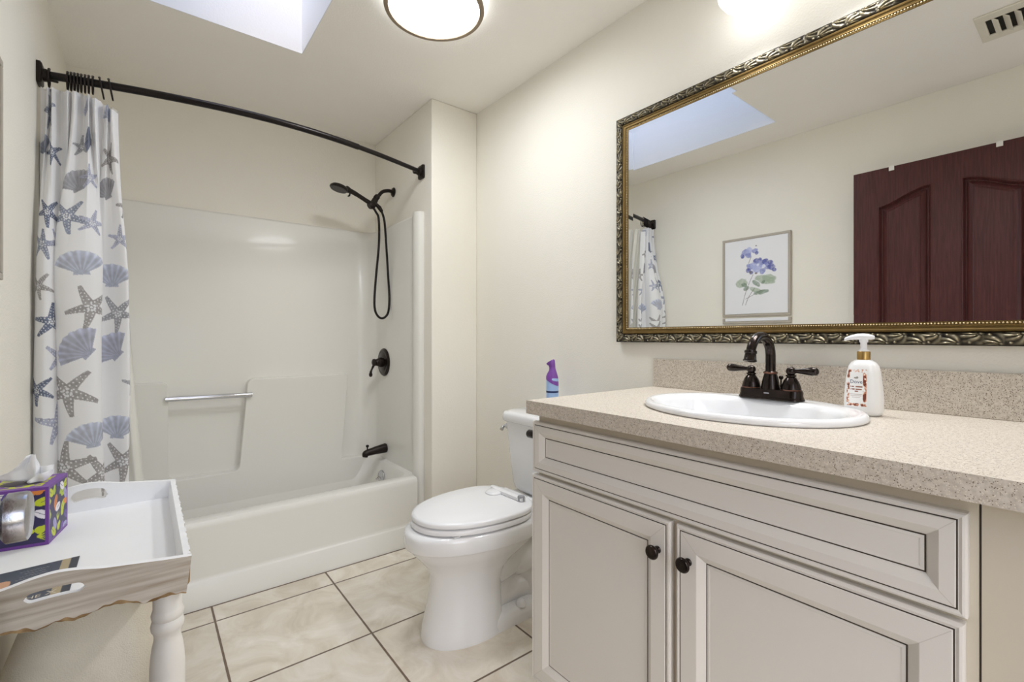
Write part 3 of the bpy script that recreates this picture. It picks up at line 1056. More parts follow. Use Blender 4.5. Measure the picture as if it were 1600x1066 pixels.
# vinyl liner inside the tub
ns, nzl = 60, 120
sl = np.linspace(0, 1, ns)
vl_ = np.linspace(0, 1, nzl)
XX = -0.27 + sl[None, :] * (0.193 + 0.080 * vl_[:, None] ** 1.6) + 0 * vl_[:, None]
YY = 2.272 + 0.010 * np.sin(sl[None, :] * 40) + (0.120 * np.clip(vl_[:, None] * 1.5, 0, 1)) * np.ones_like(sl)[None, :]
ZZ = 1.955 - vl_[:, None] * 1.50 + 0 * sl[None, :]
lin_o = grid_obj('curtain_liner', np.stack([XX, YY, ZZ], -1), None, M['liner'])
tag(lin_o, 'plain frosted vinyl liner hanging inside the tub behind the printed curtain', 'curtain liner')

# curtain rings
ring_x = [-0.262, -0.214, -0.205, -0.196, -0.187, -0.178, -0.168, -0.158, -0.147, -0.129, -0.104]
ring_lab = ['dark curtain ring nearest the wall flange, apart from the others'] + ['dark curtain ring in the tight row over the bunched curtain'] * 8 + ['dark curtain ring second from the free end of the curtain', 'dark curtain ring at the free end of the curtain']
for k, x in enumerate(ring_x):
    p = rod_pt(x)
    s = MB()
    big = k >= 9
    drop = 0.030 if not big else 0.044
    lean = 0.0 if not big else 0.012
    pts = []
    for j in range(25):
        a = 2 * PI * j / 24
        pts.append((x + lean * (1 - math.cos(a - PI / 2)) * 0.5, p.y + 0.0195 * math.cos(a), p.z - drop * 0.32 + (0.0195 + drop * 0.36) * math.sin(a)))
    s.tube(pts, 0.0027, 10)
    s.ball((x, p.y, pts[6][2] + 0.001), 0.0042, 10, 6)
    tag(s.build('curtain_ring', M['matte_bronze']), ring_lab[k], 'curtain ring', 'rings along the shower rod')

# ------------------------------------------------------------------ toilet
TY = 1.525
to = thing('toilet', 'white two-piece toilet with closed lid between vanity and tub', 'toilet', (1.05, TY, 0))


def egg(xf, xb, hw, z, n=48, back=2.6, split=0.36):
    L_ = xb - xf
    xc = xb - split * L_
    pts = []
    for k in range(n):
        a = 2 * PI * k / n
        c, s_ = math.cos(a), math.sin(a)
        if c < 0:          # front, pointed half
            e = 2.15
            pts.append((xc - (xc - xf) * abs(c) ** (2 / e), TY + hw * math.copysign(abs(s_) ** (2 / e), s_), z))
        else:
            pts.append((xc + (xb - xc) * abs(c) ** (2 / back), TY + hw * math.copysign(abs(s_) ** (2 / back), s_), z))
    return pts


s = MB()
s.loft([egg(0.792, 1.10, 0.124, 0.0), egg(0.790, 1.10, 0.126, 0.012), egg(0.797, 1.10, 0.120, 0.05), egg(0.815, 1.10, 0.112, 0.12), egg(0.826, 1.10, 0.109, 0.19), egg(0.824, 1.12, 0.112, 0.235), egg(0.806, 1.16, 0.128, 0.270),
        egg(0.776, 1.21, 0.153, 0.305), egg(0.752, 1.24, 0.172, 0.332), egg(0.744, 1.25, 0.1775, 0.348), egg(0.741, 1.253, 0.180, 0.3515), egg(0.730, 1.26, 0.1865, 0.3535), egg(0.728, 1.261, 0.1875, 0.358), egg(0.728, 1.262, 0.187, 0.398), egg(0.733, 1.26, 0.183, 0.410), egg(0.748, 1.25, 0.168, 0.414)])
# deck under the tank
s.loft([rrect(1.30, TY, 0.105, 0.095, 0.05, 0.300), rrect(1.30, TY, 0.115, 0.118, 0.06, 0.335), rrect(1.30, TY, 0.125, 0.14, 0.06, 0.365), rrect(1.30, TY, 0.125, 0.145, 0.06, 0.410), rrect(1.30, TY, 0.118, 0.138, 0.055, 0.418)])
# trapway bulging at the side, and the foot
s.tube(bez([(1.02, TY, 0.215), (1.10, TY, 0.225), (1.17, TY, 0.235), (1.24, TY, 0.20), (1.27, TY, 0.12), (1.29, TY, 0.02)], 6), [0.098] * 12 + [0.094] * 8 + [0.088] * 11, 24)
s.tube(bez([(1.06, TY, 0.09), (1.13, TY, 0.10), (1.20, TY, 0.10), (1.27, TY, 0.08)], 6), [0.075] * 19, 24)
s.loft([rrect(1.17, TY, 0.205, 0.118, 0.07, 0.0), rrect(1.17, TY, 0.205, 0.119, 0.07, 0.028), rrect(1.17, TY, 0.200, 0.114, 0.07, 0.046), rrect(1.17, TY, 0.190, 0.104, 0.07, 0.055), rrect(1.17, TY, 0.170, 0.085, 0.06, 0.060)])
s.build('bowl', M['porcelain'], to, angle=60)
for yv in (TY - 0.098, TY + 0.098):
    s = MB()
    s.lathe([(0.021, 0.0), (0.0205, 0.010), (0.016, 0.020), (0.008, 0.025), (0.0001, 0.026)], (1.165, yv, 0.054), (0, 0, 1), 20)
    s.build('bolt_cap', M['plastic'], to)
s = MB()
s.loft([egg(0.762, 1.222, 0.178, 0.4185), egg(0.757, 1.224, 0.184, 0.4205), egg(0.757, 1.224, 0.184, 0.434), egg(0.761, 1.222, 0.180, 0.438)])
s.box(1.205, 1.235, TY - 0.10, TY + 0.10, 0.412, 0.436)
for xv, yv in ((0.85, -0.13), (0.85, 0.13), (1.12, -0.15), (1.12, 0.15)):
    s.box(xv - 0.012, xv + 0.012, TY + yv - 0.006, TY + yv + 0.006, 0.4135, 0.4175)
s.build('seat', M['plastic'], to, angle=50)
s = MB()
s.loft([egg(0.764, 1.226, 0.179, 0.4425, split=0.36), egg(0.759, 1.228, 0.185, 0.4445), egg(0.759, 1.228, 0.185, 0.455), egg(0.762, 1.226, 0.182, 0.460), egg(0.772, 1.22, 0.172, 0.4625), egg(0.86, 1.16, 0.10, 0.4645)])
for yv in (-0.075, 0.075):
    s.tube([(1.236, TY + yv - 0.025, 0.440), (1.236, TY + yv + 0.025, 0.440)], 0.013, 14)
s.build('lid', M['plastic'], to, angle=50)
s = MB()
TF, TBK = 1.286, 1.482


def tank_ring(z, x0, hw, r=0.055, bulge=0.012):
    pts = rrect((x0 + TBK) / 2, TY, (TBK - x0) / 2, hw, r, z, 8)
    o = []
    for (x, y, zz_) in pts:
        f = max(0.0, ((TBK + x0) / 2 - x) / ((TBK - x0) / 2))
        o.append((x - bulge * f * (1 - ((y - TY) / hw) ** 2), y, zz_))
    return o


s.loft([tank_ring(0.420, TF + 0.042, 0.130, 0.05), tank_ring(0.432, TF + 0.030, 0.158, 0.05), tank_ring(0.46, TF + 0.022, 0.168, 0.055), tank_ring(0.60, TF + 0.010, 0.178), tank_ring(0.735, TF, 0.188)])
s.build('tank', M['porcelain'], to, angle=60)
s = MB()
s.loft([tank_ring(0.732, TF - 0.008, 0.196), tank_ring(0.737, TF - 0.012, 0.200), tank_ring(0.762, TF - 0.012, 0.200), tank_ring(0.772, TF - 0.006, 0.194), tank_ring(0.776, TF + 0.010, 0.178)])
s.build('tank_lid', M['porcelain'], to, angle=60)
s = MB()
s.lathe([(0.013, -0.008), (0.013, 0.006), (0.009, 0.010)], (1.315, TY + 0.183, 0.700), (-0.5, 0.85, 0), 16)
s.tube([(1.312, TY + 0.192, 0.700), (1.308, TY + 0.199, 0.700), (1.300, TY + 0.200, 0.694), (1.290, TY + 0.196, 0.684)], [0.006, 0.0075, 0.0075, 0.009], 10)
part_label(s.build('flush_lever', M['chrome'], to), 'small chrome flush lever')

# lid lock on the toilet
lk = thing('toilet_lid_lock', 'white toilet lid lock with round pad and grey button lying on the toilet lid', 'lid lock', (1.15, 1.53, 0.4641))
s = MB()
s.lathe([(0.036, 0.0), (0.036, 0.004), (0.030, 0.009), (0.018, 0.012), (0.0001, 0.0125)], (1.137, 1.569, 0.4649), (0, 0, 1), 32)
s.build('lock_pad', M['plastic'], lk)
s = MB()
dirv = Vector((0.005, -0.19, 0)).normalized()
nrm = Vector((-dirv.y, dirv.x, 0))
A_ = Vector((1.160, 1.610, 0))
rings = []
for t, wd in ((-0.006, 0.006), (0.0, 0.011), (0.03, 0.014), (0.10, 0.0145), (0.185, 0.0145), (0.196, 0.013), (0.2, 0.008)):
    c = A_ + dirv * t
    rings.append([tuple(c + nrm * a + Vector((0, 0, h))) for a, h in ((-wd, 0.4658), (-wd, 0.477), (-wd * 0.7, 0.480), (wd * 0.7, 0.480), (wd, 0.477), (wd, 0.4658))])
s.loft(rings)
s.build('lock_arm', M['plastic'], lk, angle=50)
s = MB()
s.lathe([(0.0145, 0), (0.0145, 0.013), (0.0115, 0.0185), (0.0001, 0.0195)], (1.1645, 1.425, 0.4665), (0, 0, 1), 20, sx=1.1)
part_label(s.build('lock_button', M['grey_plastic'], lk), 'grey release button')

# ------------------------------------------------------------------ vanity
CF, CB = 0.861, XR - 0.001        # counter front and back
CY1 = 1.0306                      # counter's far end
CY0 = YN + 0.001
CZ0, CZ1 = 0.8906, 0.9283
FXD, FXF = 0.882, 0.900           # door faces, face frame
V0, V1 = 0.109, 1.018
va = thing('vanity_cabinet', 'antique white vanity cabinet with dark glaze lines and two doors', 'cabinet', (1.18, 0.55, 0))
s = MB()
s.box(FXF, FXF + 0.02, V0, V1, 0.10, CZ0 - 0.0005)
s.build('face_frame', M['cabinet_side'], va, smooth=False)
for yy_ in (V0, V1 - 0.018):
    s = MB()
    s.box(FXF + 0.0205, XR - 0.002, yy_, yy_ + 0.018, 0.0, CZ0 - 0.0005)
    s.build('side_panel', M['cabinet_side'], va, smooth=False)
s = MB()
s.box(FXF + 0.0205, XR - 0.002, V0 + 0.0185, V1 - 0.0185, 0.10, 0.118)
s.box(FXF + 0.06, FXF + 0.075, V0 + 0.0185, V1 - 0.0185, 0.0, 0.0995)
s.build('cabinet_floor', M['cabinet_wood'], va, smooth=False)
s = MB()
s.box(FXF + 0.004, FXF + 0.022, YN + 0.002, V0 - 0.0025, 0.0, CZ0 - 0.0005)
s.build('filler_panel', M['cabinet_side'], va, smooth=False)
s = MB()
s.box(FXF + 0.006, FXF + 0.018, V0 - 0.0024, V0 - 0.0002, 0.0, CZ0 - 0.0005)
s.build('filler_seam', M['glaze'], va, smooth=False)


def framed(y0, y1, z0, z1, rail, name):
    """framed panel facing -X: outer bead, glaze line, flat frame, glaze line, recessed panel"""
    seq = [(0.0, 0.0175, 0), (0.0, 0.005, 0), (0.002, 0.0015, 0), (0.005, 0.0005, 0), (0.0085, 0.0025, 0), (0.0095, 0.0025, 1), (0.0115, 0.0022, 1), (0.0125, 0.0, 0), (rail - 0.018, 0.0, 0), (rail - 0.0165, 0.0008, 0),
           (rail - 0.004, 0.0100, 0), (rail - 0.003, 0.0118, 0), (rail - 0.0025, 0.0120, 1), (rail - 0.0003, 0.0120, 1), (rail, 0.0112, 0), (rail + 0.004, 0.0106, 0), (rail + 0.006, 0.0112, 0)]
    s_ = MB()
    rings_ = []
    for ins, dep, m_ in seq:
        x = FXD + dep
        rings_.append([(x, y1 - ins, z0 + ins), (x, y1 - ins, z1 - ins), (x, y0 + ins, z1 - ins), (x, y0 + ins, z0 + ins)])
    for k in range(len(seq) - 1):
        s_.loft([rings_[k], rings_[k + 1]], True, False, False, 1 if (seq[k][2] and seq[k + 1][2]) else 0)
    n = len(s_.v)
    s_.add(rings_[-1], [(0, 1, 2, 3)], 0)
    s_.add(rings_[0], [(3, 2, 1, 0)], 0)
    # faint mitre seams at the corners
    for (ya, za, sy, sz) in ((y0, z0, 1, 1), (y1, z0, -1, 1), (y0, z1, 1, -1), (y1, z1, -1, -1)):
        i0, i1, tk = 0.013, rail - 0.018, 0.0004
        s_.add([(FXD - 0.0001, ya + sy * (i0 - tk), za + sz * (i0 + tk)), (FXD - 0.0001, ya + sy * (i0 + tk), za + sz * (i0 - tk)),
                (FXD - 0.0001, ya + sy * (i1 + tk), za + sz * (i1 - tk)), (FXD - 0.0001, ya + sy * (i1 - tk), za + sz * (i1 + tk))], [(0, 1, 2, 3)], 2)
    return s_.build(name, [M['cabinet'], M['glaze'], M['seam']], va, angle=20)


framed(0.118, 1.030, 0.7226, 0.8673, 0.047, 'drawer_front')
d1 = framed(0.578, 1.033, 0.122, 0.7138, 0.065, 'door')
d2 = framed(0.121, 0.564, 0.122, 0.7138, 0.065, 'door')
for dob, ky in ((d1, 0.607), (d2, 0.534)):
    s = MB()
    s.lathe([(0.008, 0.0002), (0.008, 0.002), (0.0055, 0.005), (0.005, 0.012), (0.0065, 0.015), (0.0135, 0.018), (0.0155, 0.021), (0.0155, 0.0235), (0.0135, 0.0262), (0.008, 0.0272), (0.0001, 0.0268)], (FXD, ky, 0.645), (-1, 0, 0), 32)
    s.build('knob', M['bronze'], dob)

# paper holder on the cabinet's side
tp = thing('toilet_paper_holder', 'black post of a paper holder on the far side of the vanity', 'paper holder', (0.932, V1, 0.812))
s = MB()
s.lathe([(0.022, 0.0004), (0.022, 0.005), (0.017, 0.009)], (0.932, V1, 0.812), (0, 1, 0), 24)
s.build('mounting_plate', M['matte_bronze'], tp)
s = MB()
s.lathe([(0.009, 0.006), (0.009, 0.055), (0.012, 0.056), (0.0125, 0.083), (0.011, 0.0855), (0.0001, 0.086)], (0.932, V1, 0.812), (0, 1, 0), 24)
s.tube([(0.935, V1 + 0.068, 0.812), (1.08, V1 + 0.068, 0.812)], 0.007, 14)
s.build('holder_arm', M['matte_bronze'], tp)

# countertop with the oval cut-out
SCX, SCY, SA, SB = 1.170, 0.556, 0.250, 0.213      # sink: half length along Y, half depth along X
ct = thing('countertop', 'speckled beige laminate countertop with low backsplash', 'countertop', (1.17, 0.55, CZ0))
HA, HB = SA - 0.02, SB - 0.02
angs = [2 * PI * k / 96 for k in range(96)]
for (x, y) in ((CF, CY0), (CF, CY1), (CB, CY0), (CB, CY1)):
    angs.append(math.atan2(y - SCY, x - SCX) % (2 * PI))
angs = sorted(set(round(a, 6) for a in angs))
hole, rect = [], []
for a in angs:
    c, si = math.cos(a), math.sin(a)
    t = 1 / math.sqrt((c / HB) ** 2 + (si / HA) ** 2)
    hole.append((SCX + c * t, SCY + si * t))
    tx_ = ((CB if c > 0 else CF) - SCX) / c if abs(c) > 1e-9 else 1e9
    ty_ = ((CY1 if si > 0 else CY0) - SCY) / si if abs(si) > 1e-9 else 1e9
    t = min(tx_, ty_)
    rect.append((SCX + c * t, SCY + si * t))
s = MB()
rr4 = [[(x, y, z) for x, y in ring_] for ring_, z in ((hole, CZ0), (hole, CZ1), (rect, CZ1), (rect, CZ0))]
s.loft(rr4 + [rr4[0]], True, False, False)
s.build('slab', M['counter'], ct, smooth=False)
s = MB()
s.box(XR - 0.021, XR - 0.001, CY0, 1.042 - 0.011, CZ1, 1.031)
s.build('backsplash', M['counter'], ct, smooth=False, bevel=0.002)

# sink
sk = thing('bathroom_sink', 'white oval drop-in porcelain sink in the beige countertop', 'sink', (SCX, SCY, CZ1))


def ell(a, b_, z, dx=0.0, n=128):
    return [(SCX + dx + b_ * math.cos(2 * PI * k / n), SCY + a * math.sin(2 * PI * k / n), z) for k in range(n)]


s = MB()
s.loft([ell(SA - 0.004, SB - 0.004, CZ1 + 0.0003), ell(SA, SB, CZ1 + 0.003), ell(SA, SB, CZ1 + 0.008), ell(SA - 0.004, SB - 0.004, CZ1 + 0.0145), ell(SA - 0.010, SB - 0.010, CZ1 + 0.0170), ell(SA - 0.017, SB - 0.020, CZ1 + 0.0165, -0.004),
        ell(SA - 0.026, SB - 0.042, CZ1 + 0.0150, -0.022), ell(SA - 0.033, SB - 0.049, CZ1 + 0.011, -0.025), ell(SA - 0.038, SB - 0.054, CZ1 + 0.001, -0.026), ell(SA - 0.048, SB - 0.064, CZ1 - 0.045, -0.026), ell(SA - 0.072, SB - 0.084, CZ1 - 0.100, -0.024),
        ell(SA - 0.13, SB - 0.125, CZ1 - 0.128, -0.02), ell(0.06, 0.05, CZ1 - 0.140, -0.012), ell(0.022, 0.022, CZ1 - 0.143, -0.01)], True, False, True)
s.build('basin', M['porcelain'], sk, angle=60)
s = MB()
s.lathe([(0.030, -0.001), (0.030, 0.002), (0.024, 0.003), (0.020, -0.0005), (0.0001, 0.001)], (SCX - 0.01, SCY, CZ1 - 0.1418), (0, 0, 1), 24)
part_label(s.build('drain', M['bronze'], sk), 'dark bronze drain')

# faucet
FX, FY = 1.326, 0.5604
FZ = CZ1 + 0.0165
fa = thing('sink_faucet', 'oil-rubbed bronze centerset faucet with gooseneck spout and two levers', 'faucet', (FX, FY, FZ))
s = MB()


def plate(hx_, hy_, z):
    return [(FX + p[0], FY + p[1], z) for p in [(q[0], q[1]) for q in rrect(0, 0, hx_, hy_, hx_ * 0.92, 0, 10)]]


s.loft([plate(0.0285, 0.0815, FZ), plate(0.0285, 0.0815, FZ + 0.003), plate(0.0268, 0.0798, FZ + 0.005), plate(0.0250, 0.0780, FZ + 0.012), plate(0.0240, 0.078, FZ + 0.022), plate(0.0225, 0.0765, FZ + 0.0255), plate(0.015, 0.068, FZ + 0.0265)])
s.build('base_plate', M['bronze'], fa, angle=50)
s = MB()
s.box(FX - 0.0262, FX - 0.0252, FY - 0.0065, FY + 0.0065, FZ + 0.0145, FZ + 0.0175)
s.build('maker_plate', M['grey_plastic'], fa, smooth=False)
s = MB()
s.lathe([(0.0235, 0.024), (0.0235, 0.028), (0.0225, 0.034), (0.0195, 0.050), (0.0165, 0.062), (0.015, 0.066), (0.0172, 0.0675), (0.0172, 0.0705), (0.0145, 0.073)], (FX, FY, FZ), (0, 0, 1), 28)
s.build('spout_base', M['bronze'], fa)
s = MB()
s.lathe([(0.0168, 0.0665), (0.0178, 0.0680), (0.0178, 0.0700), (0.0168, 0.0715)], (FX, FY, FZ), (0, 0, 1), 28, cap0=False, cap1=False)
part_label(s.build('collar_ring', M['copper_edge'], fa), 'collar worn to copper')
s = MB()
pts = [(FX, FY, FZ + 0.070), (FX, FY, FZ + 0.094), (FX, FY, FZ + 0.115)]
arcr = 0.0575
for k in range(1, 15):
    a = R(168 * k / 14)
    pts.append((FX - arcr + arcr * math.cos(a), FY, FZ + 0.115 + arcr * math.sin(a) * 0.90))
s.tube(pts, [0.0125] * 3 + [0.0125 - 0.0012 * k / 14 for k in range(1, 15)], 20)
s.build('gooseneck', M['bronze'], fa)
ex = pts[-1]
s = MB()
s.lathe([(0.0115, -0.006), (0.0145, -0.004), (0.0148, 0.001), (0.0130, 0.003), (0.0135, 0.006), (0.0148, 0.018), (0.0162, 0.020), (0.0162, 0.0225), (0.0135, 0.0235), (0.0001, 0.0225)], ex, (-0.20, 0, -0.98), 24)
s.build('aerator', M['bronze'], fa)
for sy in (1, -1):
    hy = FY + sy * 0.0508
    s = MB()
    s.lathe([(0.0235, 0.0245), (0.0238, 0.028), (0.0225, 0.036), (0.0185, 0.048), (0.0125, 0.058), (0.0095, 0.061), (0.0125, 0.0625), (0.0125, 0.0655), (0.009, 0.067)], (FX, hy, FZ), (0, 0, 1), 28)
    h = s.build('handle', M['bronze'], fa)
    s = MB()
    s.ball((FX, hy, FZ + 0.0755), 0.0118, 18, 12)
    L0 = Vector((FX, hy, FZ + 0.0765))
    dv = Vector((-0.10, sy, 0.03)).normalized()
    s.tube([L0 + dv * t for t in (0.004, 0.016, 0.030, 0.044, 0.054, 0.061, 0.065, 0.0662)], [0.0052, 0.0058, 0.0078, 0.0102, 0.0108, 0.0098, 0.0062, 0.0015], 18)
    s.build('lever', M['bronze'], h)
    s = MB()
    s.lathe([(0.0240, 0.0258), (0.0246, 0.0268), (0.0240, 0.0280)], (FX, hy, FZ), (0, 0, 1), 28, cap0=False, cap1=False)
    s.build('wear_ring', M['copper_edge'], h)
s = MB()
s.tube([(FX + 0.020, FY - 0.018, FZ + 0.024), (FX + 0.021, FY - 0.018, FZ + 0.052)], 0.0022, 8)
s.ball((FX + 0.021, FY - 0.018, FZ + 0.056), 0.006, 12, 8)
s.build('lift_rod', M['bronze'], fa)

# soap bottle
BX, BY = 1.3225, 0.3518
BZ = CZ1 + 0.0004
so = thing('soap_dispenser', 'white lotion soap pump bottle with gold collar beside the sink', 'soap bottle', (BX, BY, BZ))
body = [(0.000, 0.030, 0.022, 2.6), (0.003, 0.034, 0.026, 2.6), (0.012, 0.0372, 0.0290, 2.6), (0.035, 0.0375, 0.0290, 2.6), (0.070, 0.0350, 0.0275, 2.6), (0.100, 0.0315, 0.0255, 2.6), (0.114, 0.0285, 0.0235, 2.5), (0.122, 0.0235, 0.0205, 2.3), (0.127, 0.0165, 0.0160, 2.0), (0.1285, 0.0115, 0.0115, 2.0)]


def body_ring(h, a, b_, e, n=48):
    o = []
    for k in range(n):
        t = 2 * PI * k / n
        c, si = math.cos(t), math.sin(t)
        o.append((BX + b_ * math.copysign(abs(c) ** (2 / e), c), BY + a * math.copysign(abs(si) ** (2 / e), si), BZ + h))
    return o


s = MB()
s.loft([body_ring(*q) for q in body])
s.build('bottle', mat('white_bottle_plastic', rgb(245, 244, 242), 0.3), so, angle=60)
s = MB()
s.lathe([(0.0120, 0.128), (0.0130, 0.1287), (0.0130, 0.146), (0.0120, 0.1475), (0.0070, 0.148)], (BX, BY, BZ), (0, 0, 1), 28)
s.build('collar', M['gold_collar'], so)
s = MB()
s.lathe([(0.0105, 0.1475), (0.0105, 0.151), (0.0065, 0.153), (0.0065, 0.168), (0.0085, 0.170), (0.0090, 0.178)], (BX, BY, BZ), (0, 0, 1), 20)
nd = Vector((-0.35, 0.93, 0)).normalized()
c0 = Vector((BX, BY, BZ + 0.181))
pr = []
for t, wd, dz, hh in ((-0.020, 0.005, -0.001, 0.004), (-0.014, 0.009, 0.0, 0.006), (0.0, 0.0105, 0.001, 0.0075), (0.012, 0.008, 0.001, 0.007), (0.024, 0.0055, -0.001, 0.0055), (0.034, 0.0042, -0.004, 0.004), (0.037, 0.003, -0.006, 0.003)):
    c = c0 + nd * t + Vector((0, 0, dz))
    sd = Vector((-nd.y, nd.x, 0))
    pr.append([tuple(c + sd * wd * math.cos(2 * PI * k / 12) + Vector((0, 0, 1)) * hh * math.sin(2 * PI * k / 12)) for k in range(12)])
s.loft(pr)
s.build('pump', mat('translucent_white_pump', rgb(240, 240, 242), 0.3), so, angle=60)
# label: painted patch bent around the bottle's face
hb = np.array([q[0] for q in body])


def on_bottle(u, h, off=0.0004):
    """u along +Y on the bottle's -X face"""
    a = np.interp(h, hb, [q[1] for q in body])
    b_ = np.interp(h, hb, [q[2] for q in body])
    q = np.clip(1 - np.abs(u / a) ** 2.6, 0, 1) ** (1 / 2.6)
    return np.stack([BX - b_ * q - off, BY + u, BZ + h], -1)


nu, nv = 110, 190
lu, lh = np.meshgrid(np.linspace(0.0275, -0.014, nu), np.linspace(0.020, 0.108, nv))
lc = np.empty(lu.shape + (3,))
lc[:] = rgb(247, 245, 242)[:3]
fl = vnoise(lu / 0.0045 + 7, lh / 0.006) * 0.6 + vnoise(lu / 0.002, lh / 0.0025 + 3) * 0.4
cu_, ch_ = (lu - 0.0075), (lh - 0.064)
boxd = np.maximum(np.abs(cu_) - 0.0135, np.abs(ch_) - 0.036)
ring_m = ((boxd > 0) & (boxd < 0.0065) & (fl > 0.42)).astype(float)
lerp_paint(lc, ring_m, rgb(206, 140, 108)[:3])
lerp_paint(lc, ((boxd > 0) & (boxd < 0.006) & (fl > 0.60)).astype(float), rgb(120, 60, 44)[:3])
lerp_paint(lc, ((boxd > 0) & (boxd < 0.006) & (fl < 0.5) & (fl > 0.44)).astype(float), rgb(236, 196, 168)[:3])
for (h_, wd, col) in ((0.0665, 0.0125, rgb(150, 96, 74)), (0.0605, 0.0115, rgb(150, 96, 74)), (0.0555, 0.004, rgb(150, 96, 74)), (0.049, 0.012, rgb(196, 184, 176)), (0.0455, 0.011, rgb(196, 184, 176)), (0.042, 0.008, rgb(196, 184, 176))):
    mk = (np.abs(lh - h_) < (0.0014 if h_ > 0.05 else 0.0006)) & (np.abs(cu_) < wd) & (hashn(np.floor(lu / 0.0014), h_ * 1000) > (0.2 if h_ > 0.05 else -1))
    lerp_paint(lc, mk.astype(float), col[:3])
# small gold bird-like mark
bd = ((cu_ / 0.0045) ** 2 + ((lh - 0.0865) / 0.0018) ** 2 < 1) | (((cu_ + 0.002) / 0.0020) ** 2 + ((lh - 0.0885) / 0.0014) ** 2 < 1)
lerp_paint(lc, bd.astype(float), rgb(150, 140, 130)[:3])
lab_o = grid_obj('label', on_bottle(lu, lh), lc, M['vc_label'], so)
text_mesh('Dove', 0.0115, lambda u, v: tuple(on_bottle(np.float64(0.0075 - u), np.float64(0.0775 + v), 0.0007)), M['blue_text'], 'lettering', lab_o)

# air freshener can on the tank
AXc, AYc, AZ = 1.385, 1.482, 0.7765
af = thing('air_freshener', 'purple and pale blue air freshener spray can on the toilet tank', 'spray can', (AXc, AYc, AZ))
s = MB()
s.lathe([(0.024, 0.0), (0.0265, 0.003), (0.0265, 0.15), (0.0255, 0.156), (0.020, 0.165)], (AXc, AYc, AZ), (0, 0, 1), 32)
s.build('can', M['can_blue'], af)
s = MB()
s.lathe([(0.0268, 0.094), (0.0268, 0.102)], (AXc, AYc, AZ), (0, 0, 1), 32, cap0=False, cap1=False)
s.build('label_band', M['navy'], af)
s = MB()
rings = []
vx, vy = -0.9, 0.43        # nozzle points away from the wall
sv = Vector((0.46, -0.89, 0))
for (h, r, sh_, tilt) in ((0.138, 0.0272, 0.0, 0.55), (0.150, 0.0270, 0.0, 0.55), (0.168, 0.0235, 0.001, 0.4), (0.186, 0.0165, 0.001, 0.2), (0.200, 0.0135, 0.0, 0.1), (0.212, 0.0145, -0.001, -0.2), (0.222, 0.0175, -0.003, -0.55), (0.2275, 0.0165, -0.005, -0.6), (0.2290, 0.009, -0.005, -0.6)):
    ring_ = []
    for k in range(28):
        a = 2 * PI * k / 28
        dx, dy = r * math.cos(a), r * math.sin(a)
        along = (dx * sv.x + dy * sv.y)
        ring_.append((AXc + dx + sv.x * sh_ * 2, AYc + dy + sv.y * sh_ * 2, AZ + h - along * tilt))
    rings.append(ring_)
s.loft(rings, True, False, True)
s.build('spray_cap', M['purple'], af, angle=60)

# ------------------------------------------------------------------ mirror
MX = 1.456                       # front of the carved moulding
MY1, MY0 = 1.1975, -0.20
MZ0, MZ1 = 1.0903, 1.964
mr = thing('wall_mirror', 'large wall mirror in an ornate antique gold carved frame above the sink', 'mirror', (XR, (MY0 + MY1) / 2, MZ0))
OW, GW = 0.032, 0.024            # carved band, gold moulding
orn_P, orn_C = [], []
orn = MB()
sides = [  # start corner, direction, inward normal, length
    (np.array([MY1, MZ0]), np.array([0.0, 1.0]), np.array([-1.0, 0.0]), MZ1 - MZ0),
    (np.array([MY1, MZ1]), np.array([-1.0, 0.0]), np.array([0.0, -1.0]), MY1 - MY0),
    (np.array([MY0, MZ1]), np.array([0.0, -1.0]), np.array([1.0, 0.0]), MZ1 - MZ0),
    (np.array([MY0, MZ0]), np.array([1.0, 0.0]), np.array([0.0, 1.0]), MY1 - MY0)]


def leaf_height(s_, t):
    """carved acanthus scroll, t 0..1 across the band"""
    per = 0.033
    y = t * OW
    best = np.zeros_like(s_)
    k0 = np.floor(s_ / per)
    for dk in (-1, 0, 1):
        k = k0 + dk
        odd = np.mod(k, 2) > 0.5
        sb = (k + 0.25 + 0.2 * hashn(k, 3.0)) * per
        yb = np.where(odd, 0.86, 0.14) * OW
        dx, dy = s_ - sb, np.where(odd, yb - y, y - yb)
        r = np.hypot(dx, dy)
        ang = np.arctan2(dy * 1.9, dx)
        re = np.hypot(dx / 1.5, dy)
        stripes = 0.5 + 0.5 * np.cos(ang * 10.0 + re * 230 + hashn(k, 1.0) * 6)
        win = np.clip(1.3 - re / 0.026, 0, 1) * np.clip((dy + 0.006) / 0.006, 0, 1) * np.clip((dx + 0.008) / 0.008, 0, 1)
        curl = np.clip(1 - r / 0.0052, 0, 1) ** 0.5
        ring = 0.5 + 0.5 * np.cos(r / 0.0032 * PI)
        best = np.maximum(best, win * (0.25 + 0.75 * stripes ** 0.9))
        best = np.where(r < 0.0052, np.maximum(best * 0.4, curl * (0.5 + 0.5 * ring)), best)
        rb = np.hypot(s_ - (sb + 0.55 * per), y - np.where(odd, 0.22, 0.78) * OW)
        best = np.maximum(best, np.clip(1 - rb / 0.0034, 0, 1) ** 0.5)
    return np.clip(best * (0.8 + 0.35 * vnoise(s_ / 0.004, t * 6.0)), 0, 1)


